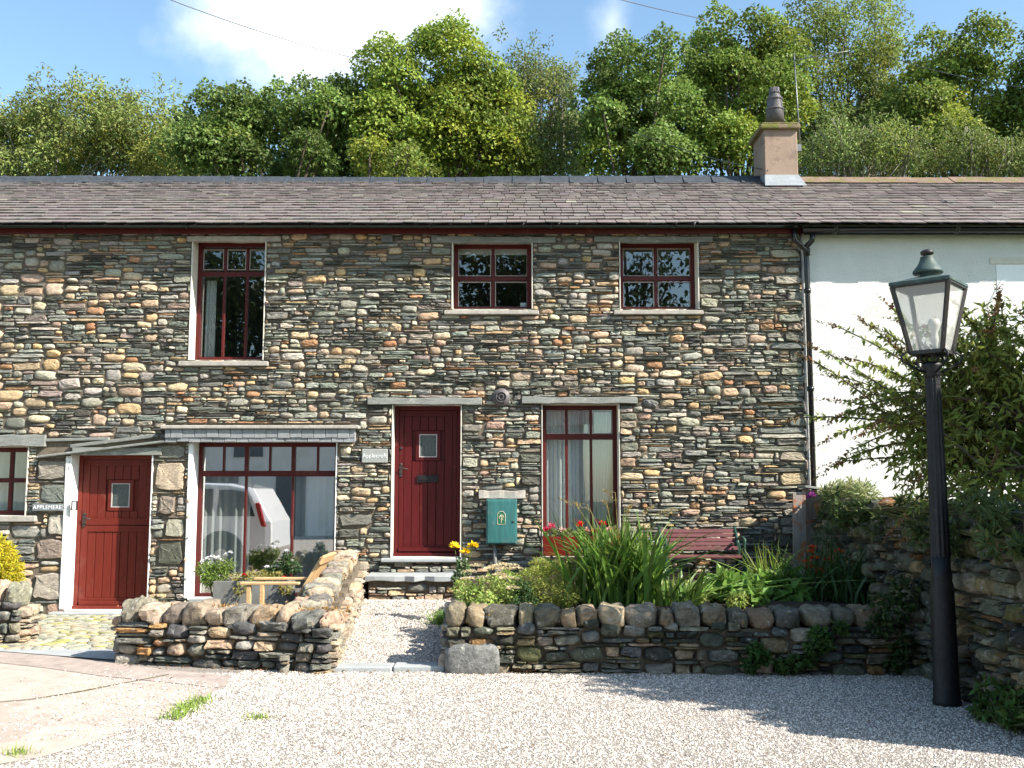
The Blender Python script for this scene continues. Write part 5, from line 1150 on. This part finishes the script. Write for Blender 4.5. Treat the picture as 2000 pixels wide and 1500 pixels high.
# ================================================================== shrubs and flowers
def shoot_bush(name, label, cat, base, shoots, leafL, leafW, col, spike=True, fill=(), mat='leaf'):
    root = thing(name, label, cat, base); lb = LB(); sb = MB(); sp = LB()
    for (p0, p1, lift, m) in shoots:
        p0, p1 = Vector(p0), Vector(p1); mid = p0.lerp(p1, .5)+Vector((0, 0, lift))
        pts = [(p0*(1-t)**2+mid*2*t*(1-t)+p1*t*t) for t in [i/8 for i in range(9)]]
        sb.tube(pts, [.012*(1-.75*i/8)+.002 for i in range(9)], 4)
        t = nrg.uniform(.28, .98, m); A, B, C = A3([p0])[0], A3([mid])[0], A3([p1])[0]
        pos = A*(1-t)[:, None]**2+B*(2*t*(1-t))[:, None]+C*(t**2)[:, None]
        tan = ((B-A)*(1-t)[:, None]+(C-B)*t[:, None]); tan /= np.linalg.norm(tan, axis=1, keepdims=True)
        d = tan*.5+unit(m)*.8+[0, 0, -.25]
        lb.leaves(pos, d, unit(m)*.6+[0, 0, .8], leafL*nrg.uniform(.6, 1.25, m)*(1.15-.55*t), leafW*nrg.uniform(.7, 1.2, m), jit(np.array(col)*rng.uniform(.75, 1.25), m, .22, .1))
        if spike:
            n = 46; tt = nrg.uniform(0, 1, n); dirv = A3([(p1-mid).normalized()+Vector((0, 0, -.15))])[0]; ln = rng.uniform(.16, .30)
            pp = A3([p1])[0]+dirv*tt[:, None]*ln+unit(n)*.012
            cc = (.20, .115, .05) if rng.random() < .97 else (.40, .10, .28)
            sp.leaves(pp, unit(n)+dirv*.8, unit(n), .035*(1.2-tt), .02*(1.2-tt*.8), jit(cc, n, .35, .15))
    for (c, r_, n) in fill: foliage(lb, c, r_, n, leafL, leafW, np.array(col)*rng.uniform(.75, 1.15), flat=.9, droop=.4)
    lb.build('foliage', M[mat], root); sb.build('stems', M['bark'], root)
    if spike: sp.build('seed_heads', M['brownspike'], root)
    return root
sh = []
def sprout(n, cbase, tgt, spread, lift, m=120):
    for _ in range(n):
        t = Vector(tgt)+Vector((rng.gauss(0, spread[0]), rng.gauss(0, spread[1]), rng.gauss(0, spread[2]))); t.z = min(t.z, 3.1); b = Vector(cbase)+Vector((rng.uniform(-.5, .3), rng.uniform(-.7, .7), rng.uniform(-.1, .8)))
        sh.append((b, t, lift*rng.uniform(.4, 1.2), m))
BB = (4.35, -4.7, 1.45)
for px, py, Y, n in ((1650, 700, -4.2, 6), (1640, 790, -4.2, 7), (1620, 745, -4.0, 5), (1700, 640, -4.3, 5), (1730, 560, -4.4, 4), (1700, 870, -4.2, 7), (1760, 900, -4.3, 7), (1760, 760, -4.4, 8), (1800, 660, -4.6, 8), (1880, 600, -4.8, 8), (1960, 575, -5.0, 7), (1930, 700, -4.8, 10), (2000, 640, -5.0, 10), (1880, 800, -4.7, 9), (1960, 850, -4.9, 10), (1820, 950, -4.5, 8)):
    q = P(px, py, Y); sprout(max(3, int(n*.75)), BB, q-Vector((0, 0, .10)), (.2, .3, .17), .3)
fill = [(P(px, py, Y), r_, int(n*1.1)) for px, py, Y, r_, n in ((1900, 720, -4.6, .45, 420), (1960, 800, -4.8, .5, 480), (1850, 840, -4.6, .4, 360), (1920, 920, -4.8, .45, 420), (2020, 720, -5.0, .5, 480), (1990, 930, -5.0, .4, 380), (1800, 900, -4.4, .3, 240), (1830, 760, -4.5, .3, 220), (1960, 660, -4.8, .35, 260))]
shoot_bush('buddleia', 'big buddleia bush with brown seed spikes overhanging the boundary wall behind the lamp post', 'shrub', (4.35, -4.7, .9), sh, .105, .03, (.25, .29, .07), True, fill)
# the rest of the hedge continues beyond the right edge of the picture and shades the yard
sh = []
for (x, y_, z) in ((5.2, -5.9, 3.8), (5.3, -6.3, 3.9), (5.2, -5.8, 2.9), (5.1, -6.5, 3.4), (5.6, -6.1, 3.6), (5.0, -6.8, 2.8), (5.3, -6.9, 3.5)): sprout(9, (5.4, -6.3, 1.2), (x, y_, z), (.25, .3, .3), .4)
fill = [((5.0+rng.uniform(-.2, .9), rng.uniform(-6.9, -5.5), rng.uniform(1.5, 3.85)), .5, 420) for _ in range(34)]
shoot_bush('hedge_shrub', 'tall dense shrub beyond the boundary wall outside the right edge', 'shrub', (4.9, -6.2, 0), sh, .15, .06, (.09, .14, .045), False, fill)

def blades(label, name, base, n, spread, hgt, lean, col, width=.028, cat='plant', fl=None, seeds=0, off=(0, 0)):
    root = thing(name, label, cat, base); lb = LB(); b = np.array(base)
    az = nrg.uniform(0, 2*math.pi, n); le = np.abs(nrg.normal(0, lean, n))+.04; h = hgt*nrg.uniform(.55, 1.08, n)
    p0 = b+np.stack([nrg.normal(0, spread, n), nrg.normal(0, spread*.7, n), np.zeros(n)], 1)
    dirh = np.stack([np.cos(az)+off[0], np.sin(az)*.8+off[1], np.zeros(n)], 1)
    m = 7; t = np.linspace(0, 1, m); curve = nrg.uniform(.1, .9, n)
    paths = p0[:, None, :]+dirh[:, None, :]*(h*le)[:, None, None]*(t**1.6)[None, :, None]*1.5
    zz = h[:, None]*(t[None, :]-(curve*le*.55)[:, None]*t[None, :]**3); paths[:, :, 2] += zz
    sa = nrg.uniform(0, 2*math.pi, n); side = np.stack([np.cos(sa), np.sin(sa), nrg.uniform(-.2, .2, n)], 1)
    w = width*nrg.uniform(.6, 1.2, n)[:, None]*np.array([.7, 1, 1, .9, .7, .42, .04])[None, :]
    lb.strips(paths, side, w, jit(col, n, .35, .12)); lb.build('leaves', M['blade'], root)
    if seeds:
        st = MB()
        for _ in range(seeds):
            sb = LB()
            a = rng.uniform(0, 6.28); tip = Vector(base)+Vector((math.cos(a)*rng.uniform(.1, .8)*hgt*.7, math.sin(a)*.4*hgt, hgt*rng.uniform(.85, 1.28))); mid = Vector(base).lerp(tip, .55)+Vector((0, 0, hgt*.18))
            st.cur = (.28, .24, .08); st.tube([Vector(base), mid, tip, tip+Vector((math.cos(a)*.15, 0, .02))], [.004, .0035, .0025, .0015], 4)
            k = 26; tt = nrg.uniform(.0, 1, k)[:, None]; P0 = A3([mid.lerp(tip, .75)])[0]; P1 = A3([tip+Vector((math.cos(a)*.15, 0, .02))])[0]
            sb.leaves(P0+(P1-P0)*tt, unit(k)+[0, 0, .4], unit(k), .035, .012, jit((.36, .27, .10), k, .3, .15)); sb.build('seed_head', M['blade'], root)
        st.build('stalks', M['blade'], root)
    if fl:
        for i, (q, r_, c) in enumerate(fl): flower(root, q, r_, c, base)
    return root
def flower(root, q, r_, c, base=None, n=26, petal_up=.5):
    lb = LB(); q = Vector(q); u = unit(n); u[:, 2] = np.abs(u[:, 2])*petal_up
    lb.leaves(np.tile(A3([q]), (n, 1))+u*r_*.2, u, unit(n)+[0, 0, .7], r_*nrg.uniform(.7, 1.1, n), r_*.62, jit(c, n, .15, .06))
    o = lb.build('blossom', M['petal'], root)
    if base is not None:
        st = MB(); st.cur = (.10, .16, .04); b = Vector(base); st.tube([Vector((b.x+(q.x-b.x)*.4, b.y+(q.y-b.y)*.4, b.z)), b.lerp(q, .6)+Vector((0, 0, .04)), q], [.005, .004, .003], 4); st.build('stalk', M['blade'], root)
    return o
def bz(x, y): return .40+.12*(y-(-3.6))/3.58
def bp(px, py, Y): q = P(px, py, Y); return (q.x, Y, bz(q.x, Y))
ORG = (.62, .10, .02)
blades('large clump of long sword leaves with arching seed stalks in the middle of the bed', 'crocosmia', bp(1212, 1170, -2.7), 460, .20, .90, .42, (.12, .21, .035), .042, seeds=9)
blades('second smaller clump of sword leaves leaning right beside the large clump', 'crocosmia', bp(1330, 1170, -2.75), 60, .12, .48, .8, (.13, .22, .045), .034, off=(.9, 0))
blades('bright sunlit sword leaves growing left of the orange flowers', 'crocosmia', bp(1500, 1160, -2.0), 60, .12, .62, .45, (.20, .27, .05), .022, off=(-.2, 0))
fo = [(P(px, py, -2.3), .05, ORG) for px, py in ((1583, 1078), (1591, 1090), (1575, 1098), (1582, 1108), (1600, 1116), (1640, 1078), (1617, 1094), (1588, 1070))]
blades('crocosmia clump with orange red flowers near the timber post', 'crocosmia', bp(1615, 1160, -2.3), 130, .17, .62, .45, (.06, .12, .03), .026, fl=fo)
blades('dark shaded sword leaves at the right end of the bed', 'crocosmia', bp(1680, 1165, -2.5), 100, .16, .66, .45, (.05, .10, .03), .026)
def bush(name, label, cat, base, blobs, L, Wd, col, extra=None, mat='leaf', flat=.8, droop=.1):
    root = thing(name, label, cat, base); lb = LB()
    for (c, r_, n) in blobs: foliage(lb, c, r_, n, L, Wd, np.array(col)*rng.uniform(.85, 1.15), flat=flat, droop=droop)
    st = MB(); st.cur = (.12, .13, .05)
    for (c, r_, n) in blobs: st.tube([Vector(base), Vector(base).lerp(Vector(c), .5), Vector(c)], [.008, .006, .003], 4)
    lb.build('foliage', M[mat], root); st.build('stems', M['blade'], root)
    if extra: extra(root)
    return root
def pb(px, py, Y, r_, n): return (P(px, py, Y), r_, n)
def sedum(root):
    for px, py in ((905, 1145), (915, 1118), (930, 1106), (945, 1130), (955, 1112), (968, 1108), (980, 1104), (990, 1112), (1000, 1106), (1008, 1112), (975, 1124), (990, 1130), (1003, 1132), (948, 1150), (962, 1140), (920, 1160), (936, 1172), (955, 1165), (985, 1150), (970, 1156), (1000, 1150), (912, 1132)):
        q = P(px+rng.uniform(-3, 3), py, -2.9+rng.uniform(-.2, .35)); lb = LB(); n = 80; u = unit(n); u[:, 2] = np.abs(u[:, 2])*.4
        lb.leaves(A3([q])[0]+u*np.array([.06, .06, .03]), u+[0, 0, .5], unit(n)+[0, 0, 1], .022, .016, jit((.70, .58, .38), n, .15, .08)); lb.build('flower_head', M['petal'], root)
bush('sedum', 'pale green sedum with flat creamy flower heads at the path end of the bed', 'plant', bp(955, 1180, -2.9), [pb(920, 1165, -2.9, .14, 380), pb(955, 1150, -2.8, .17, 480), pb(990, 1140, -2.6, .17, 480), pb(1000, 1165, -2.9, .15, 380), pb(950, 1180, -3.1, .13, 300), pb(905, 1150, -2.7, .10, 220)], .05, .024, (.34, .42, .12), sedum)
bush('goldenrod', 'feathery yellow green bush between the sedum and the sword leaves', 'plant', bp(1070, 1170, -2.6), [pb(1040, 1135, -2.5, .17, 800), pb(1085, 1125, -2.4, .19, 900), pb(1060, 1160, -2.8, .18, 800), pb(1115, 1140, -2.5, .18, 800), pb(1105, 1165, -2.8, .15, 600), pb(1055, 1108, -2.3, .12, 400)], .055, .011, (.42, .45, .11))
bush('dark_herb', 'small dark green herb between the sedum and the yellow green bush', 'plant', bp(1022, 1180, -3.0), [pb(1020, 1150, -2.95, .10, 300), pb(1030, 1170, -3.0, .10, 280), pb(1016, 1180, -3.1, .09, 200)], .04, .02, (.06, .11, .035))
bush('lettuce_leaf', 'broad leaved bright green plants low in front of the bench', 'plant', bp(1430, 1160, -2.4), [pb(1410, 1150, -2.4, .15, 150), pb(1450, 1152, -2.2, .13, 150), pb(1490, 1150, -2.3, .16, 160), pb(1530, 1140, -2.2, .15, 150), pb(1470, 1165, -2.6, .13, 130), pb(1545, 1165, -2.5, .12, 120)], .15, .10, (.17, .30, .06))
bush('pale_herb', 'sunlit yellow green herb under the front of the bench', 'plant', bp(1390, 1170, -2.5), [pb(1380, 1155, -2.4, .13, 350), pb(1410, 1155, -2.1, .10, 260), pb(1360, 1170, -2.7, .10, 260), pb(1440, 1172, -2.8, .10, 240), pb(1340, 1150, -2.0, .11, 280), pb(1300, 1150, -2.0, .11, 280)], .05, .022, (.36, .44, .12))
bush('grey_herb', 'wispy grey green herb in front of the timber post', 'plant', bp(1620, 1130, -1.6), [pb(1610, 1050, -1.6, .13, 260), pb(1640, 1070, -1.6, .13, 260), pb(1600, 1090, -1.7, .11, 200), pb(1625, 1030, -1.5, .08, 120)], .06, .012, (.12, .17, .09))
# yellow poppies by the door
ybase = (P(900, 1150, -2.0).x, -2.0, .42)
bush('yellow_flower', 'three bright yellow flowers on tall stalks beside the door steps', 'flower', ybase, [(P(905, 1112, -2.0), .07, 130), (P(895, 1130, -2.0), .06, 110), (P(905, 1098, -2.0), .05, 70)], .05, .03, (.14, .20, .09),
     lambda root: [flower(root, P(px, py, -2.0), .062, (.85, .62, .02), ybase, 40, .7) for px, py in ((888, 1068), (924, 1067), (908, 1079))])
# window box flowers
x0, x1, y0, y1, zt = WBX
def gera(root):
    for i, (px, py, c) in enumerate(((1068, 1036, (.75, .08, .16)), (1078, 1030, (.75, .12, .2)), (1133, 1026, (.72, .02, .02)), (1177, 1025, (.72, .02, .02)), (1145, 1038, (.75, .45, .42)), (1190, 1036, (.75, .42, .36)), (1098, 1038, (.75, .5, .45)), (1160, 1040, (.7, .05, .06)))):
        q = P(px, py, -.22); flower(root, q, .055, c, (q.x, -.22, zt-.03), 40, .9)
bush('geranium', 'red and pink geraniums growing in the red window box', 'flower', ((x0+x1)/2, -.22, zt-.04), [((x0+.12+i*.2, -.22, zt+.03), .085, 110) for i in range(5)], .045, .035, (.17, .19, .06), gera)
# trough flowers
x0, x1, y0, y1, zt = TROUGH
def whitefl(root):
    for px, py in ((395, 1098), (405, 1092), (415, 1088), (425, 1090), (433, 1095), (440, 1085), (408, 1102), (430, 1106), (450, 1080)):
        q = P(px, py, -.95); flower(root, q, .035, (.8, .8, .78), None, 22, .9)
bush('white_daisies', 'bushy white daisies at the left end of the grey trough', 'flower', (x0-.05, -.95, zt-.2), [(P(405, 1115, -.95), .13, 340), (P(425, 1120, -.95), .14, 360), (P(440, 1105, -.95), .09, 180), (P(410, 1130, -.95), .1, 220)], .06, .018, (.20, .28, .06), whitefl)
def redfl(root):
    for px, py in ((478, 1124), (555, 1130)): flower(root, P(px, py, -1.15), .034, (.55, .03, .02), None, 22, .9)
bush('trailing_flowers', 'straggly yellowing flowers with two red blooms in the grey trough', 'flower', ((x0+x1)/2, -.95, zt-.06), [(P(465, 1132, -1.0), .09, 170), (P(490, 1128, -1.0), .09, 170), (P(515, 1128, -1.0), .09, 170), (P(540, 1130, -1.0), .09, 160), (P(470, 1150, -1.13), .07, 100), (P(560, 1150, -1.13), .08, 120)], .05, .02, (.30, .27, .08), redfl)
def whitefl2(root):
    for px, py in ((522, 1108), (532, 1109), (541, 1107), (569, 1096), (575, 1106), (560, 1077)): flower(root, P(px, py, -.8), .034, (.8, .79, .78), None, 22, .9)
bush('dark_daisies', 'dark leaved plant with a few white flowers behind the pine chair', 'flower', (x1-.15, -.8, zt-.06), [(P(560, 1100, -.8), .09, 170), (P(545, 1112, -.8), .09, 170), (P(575, 1108, -.8), .08, 140), (P(562, 1085, -.8), .05, 80), (P(530, 1116, -.8), .07, 110)], .05, .022, (.06, .11, .04), whitefl2)
# golden conifer
bush('golden_conifer', 'golden yellow dwarf conifer behind the low wall at the left edge', 'shrub', (P(-15, 1150, -1.9).x, -1.9, .0), [(P(px, py, -1.9), r_, 700) for px, py, r_ in ((-20, 1140, .24), (10, 1130, .18), (-10, 1100, .2), (8, 1085, .13), (-15, 1070, .15), (20, 1110, .12), (15, 1145, .14), (-50, 1110, .25))], .06, .016, (.52, .45, .04), flat=1.1)
# creepers and weeds on and below the walls
def weed(name, label, blobs, L, Wd, col, base): return bush(name, label, 'plant', base, blobs, L, Wd, col)
for lab, pts, cc in (('leafy creeper hanging on the face of the low wall at its shaded right end', ((1600, 1240, .07), (1590, 1262, .08), (1612, 1255, .06), (1580, 1290, .05)), (.07, .13, .03)),
                ('small weed at the foot of the low wall left of the leafy creeper', ((1475, 1270, .07), (1465, 1300, .06), (1490, 1285, .06)), (.06, .12, .03)),
                ('low weed between the leafy creeper and the boundary wall', ((1530, 1300, .06), (1550, 1295, .07), (1640, 1225, .05)), (.07, .12, .03)),
                ('tangle of dark stems and leaves where the low wall meets the boundary wall', ((1740, 1190, .16), (1760, 1250, .14), (1720, 1220, .12), (1770, 1160, .16), (1750, 1290, .10)), (.05, .085, .025))):
    weed('creeper', lab, [(P(px, py, -4.23 if px < 1700 else -4.2), r_, int(60+900*r_)) for px, py, r_ in pts], .055, .035, cc, P(pts[0][0], 1308, -4.05))
wl = lambda px, py: wA+U3*max(0, ((px-1000)/1944*(G(px, 1400).y*0+9.0)-3.86)*-1)
def onwall(s, z, out=.12): q = wA+U3*s+N3*out; return Vector((q.x, q.y, z))
bush('ivy', 'shaggy growth hanging over the top of the boundary wall', 'plant', onwall(3, 1.4), [(onwall(s, 1.22+.3*rng.random()**1.3, rng.uniform(-.2, .16)), rng.uniform(.05, .15), 80) for s in [rng.uniform(.9, 6.7) for i in range(56)]], .085, .03, (.095, .135, .045))
bush('buddleia_seedling', 'low pale leaved sprig hanging from the boundary wall right of the lamp post', 'plant', onwall(5.3, 1.0), [(P(px, py, -5.2), .075, 60) for px, py in ((1905, 1040), (1930, 1020), (1960, 1010), (1990, 1005), (1975, 1035), (1940, 1045), (2010, 1030))], .10, .026, (.22, .27, .11))
bush('nettle', 'green weeds at the foot of the boundary wall right of the lamp post', 'plant', onwall(6.1, .02, .2), [(onwall(5.75+rng.uniform(-.1, 1.1), rng.uniform(.03, .24), rng.uniform(.06, .22)), .075, 60) for _ in range(12)], .065, .04, (.075, .13, .03))
bush('wall_flower', 'pale tufts and purple bloom on top of the boundary wall beside the post', 'plant', onwall(.7, 1.45), [(onwall(.5+i*.2, 1.52+rng.uniform(0, .1), -.1), .12, 160) for i in range(9)], .09, .018, (.26, .28, .12), lambda root: flower(root, onwall(.55, 1.5, .12), .07, (.35, .08, .30), None, 30, 1))
# grass tufts
def tuft(label, base, n, spread, h, col=(.20, .30, .05)):
    root = blades(label, 'grass_tuft', base, n, spread, h, .7, col, .008, cat='grass'); return root
for lab, pts in (('longest streak of grass growing through the gravel by the concrete edge', ((395, 1368), (385, 1374), (375, 1380), (365, 1385), (358, 1390), (348, 1398), (340, 1404))), ('tiny single grass tuft alone on the gravel', ((504, 1404),)), ('grass tuft at the bottom left corner of the concrete', ((38, 1474),))):
    c = G(*pts[0]); root = thing('grass_tuft', lab, 'grass', (c.x, c.y, 0)); lb = LB()
    for px, py in pts:
        g = G(px, py); n = 70; p0 = np.array([g.x, g.y, 0])+np.stack([nrg.normal(0, .05, n), nrg.normal(0, .04, n), np.zeros(n)], 1); az = nrg.uniform(0, 6.28, n); t = np.linspace(0, 1, 4); h = nrg.uniform(.02, .06, n)
        pa = p0[:, None, :]+np.stack([np.cos(az), np.sin(az), np.zeros(n)], 1)[:, None, :]*(h*.7)[:, None, None]*(t**2)[None, :, None]; pa[:, :, 2] += h[:, None]*t[None, :]
        lb.strips(pa, np.stack([-np.sin(az), np.cos(az), np.zeros(n)], 1), np.array([.006, .006, .004, .001]), jit((.24, .34, .06), n, .3, .1))
    lb.build('leaves', M['blade'], root)
for px, py, s_ in ((862, 1205, 1), (868, 1225, .8)):
    pass
c = G(862, 1225, .12); blades('grass tuft at the left corner of the right hand low wall', 'grass_tuft', (c.x, c.y, .10), 160, .07, .26, .6, (.17, .28, .05), .010, cat='grass')

# ================================================================== gravel stones
def inpoly(x, y, poly):
    r_ = np.zeros(len(x), bool); n = len(poly); j = n-1
    for i in range(n):
        xi, yi, xj, yj = poly[i][0], poly[i][1], poly[j][0], poly[j][1]
        c = ((yi > y) != (yj > y)) & (x < (xj-xi)*(y-yi)/(yj-yi+1e-12)+xi); r_ ^= c; j = i
    return r_
def pebbles(name, x, y, z, smin, smax, label):
    n = len(x); s_ = smin*(smax/smin)**nrg.uniform(0, 1, n)**1.4
    base = np.array([(1, 0, 0), (.1, 1, 0), (-1, .1, 0), (0, -1, 0), (.1, .1, .75)]); a = nrg.uniform(0, 6.28, n); ca, sa = np.cos(a), np.sin(a)
    v = base[None, :, :]*(1+nrg.uniform(-.3, .3, (n, 5, 3)))
    v[:, :4, 2] += nrg.uniform(-.25, .25, (n, 4)); v[:, 4, :2] += nrg.uniform(-.35, .35, (n, 2))
    el = nrg.uniform(.6, 1, n)[:, None]; vx, vy = v[:, :, 0], v[:, :, 1]*el
    X = (vx*ca[:, None]-vy*sa[:, None])*s_[:, None]+x[:, None]; Yv = (vx*sa[:, None]+vy*ca[:, None])*s_[:, None]+y[:, None]; Z = v[:, :, 2]*s_[:, None]+z[:, None]+.001
    vv = np.stack([X, Yv, Z], 2).reshape(-1, 3); f = (np.array([(0, 1, 4), (1, 2, 4), (2, 3, 4), (3, 0, 4)])[None]+np.arange(n)[:, None, None]*5).reshape(-1, 3)
    pal = np.array([(.60, .555, .51), (.55, .495, .445), (.42, .385, .355), (.22, .2, .185), (.69, .63, .57), (.50, .44, .39)]); c = pal[nrg.choice(6, n, p=[.28, .2, .2, .1, .14, .08])]*nrg.uniform(.8, 1.15, (n, 1))*np.array([.99, .97, .955])
    lb = LB(); lb.v = [vv]; lb.f = [f]; lb.c = [np.repeat(c, 5, axis=0)]
    return tag(lb.build(name, M['pebble']), label, 'gravel', kind='stuff')
n = 170000; x = nrg.uniform(-5.2, 3.8, n); t = nrg.uniform(0, 1, n); y = -7.6+3.75*t**1.0
wallx = 3.86+(y+.1)*(.53/8.1)
keep = ~inpoly(x, y, [(p[0], p[1]) for p in DRIVE]) & (x < wallx-.03) & (np.abs(x) < (y+13)*.53+.15)
fr = np.where(x < gB.x+.05, gA.y+(gB.y-gA.y)*(x-gA.x)/(gB.x-gA.x), np.where(x > hA.x, hA.y, -3.88)); keep &= (y < fr-.02) & ((x > gA.x) | (y < -3.6))
keep &= (x > G(430, 1340).x-.0) | (y < -4.1)
pebbles('gravel', x[keep], y[keep], np.zeros(keep.sum()), .0038, .011, 'loose pale grey gravel covering the yard')
n = 20000; x = nrg.uniform(-1.9, -.45, n); y = nrg.uniform(-3.8, -.55, n); tt = (y-gB.y)/(gC.y-gB.y); k = (x > gB.x+(gC.x-gB.x)*tt+.02) & (x < -.5)
zz = PATH_Z0+(PATH_Z1-PATH_Z0)*np.clip((y+3.9)/3.1, 0, 1)
pebbles('path_gravel', x[k], y[k], zz[k], .005, .013, 'loose pale gravel on the path to the crimson door')
# stray leaves and gravel scattered on the concrete
n = 9000; x = nrg.uniform(-4.6, -2.4, n); y = nrg.uniform(-6.4, -3.9, n); k = inpoly(x, y, [(p[0], p[1]) for p in DRIVE]) & (nrg.uniform(0, 1, n) < np.clip((x+4.6)/2.2, 0.02, 1)**2)
pebbles('stray_gravel', x[k], y[k], np.full(k.sum(), .005), .005, .012, 'gravel strewn along the edge of the concrete')

# fallen leaves blown against the walls and over the yard
n = 420; a = nrg.uniform(0, 1, n); near = nrg.uniform(0, 1, n) < .75
x = np.where(near, nrg.uniform(-3.6, 3.6, n), nrg.uniform(-3.5, 3.3, n)); fy = np.where(x < gB.x, gA.y+(gB.y-gA.y)*(x-gA.x)/(gB.x-gA.x), np.where(x > hA.x, hA.y, -3.9))
y = np.where(near, fy-.03-np.abs(nrg.normal(0, .10, n)), nrg.uniform(-6.8, -4.2, n)); k = (x < 3.86+(y+.1)*(.53/8.1)-.05); x, y = x[k], y[k]; n = len(x)
lb = LB(); d = unit(n); d[:, 2] *= .25; lb.leaves(np.stack([x, y, np.full(n, .014)], 1), d, unit(n)*.35+[0, 0, 1], nrg.uniform(.015, .04, n), nrg.uniform(.01, .025, n), jit((.22, .12, .05), n, .4, .15))
tag(lb.build('fallen_leaves', M['leaf']), 'small brown fallen leaves scattered over the gravel and along the foot of the low walls', 'fallen leaves', kind='stuff')
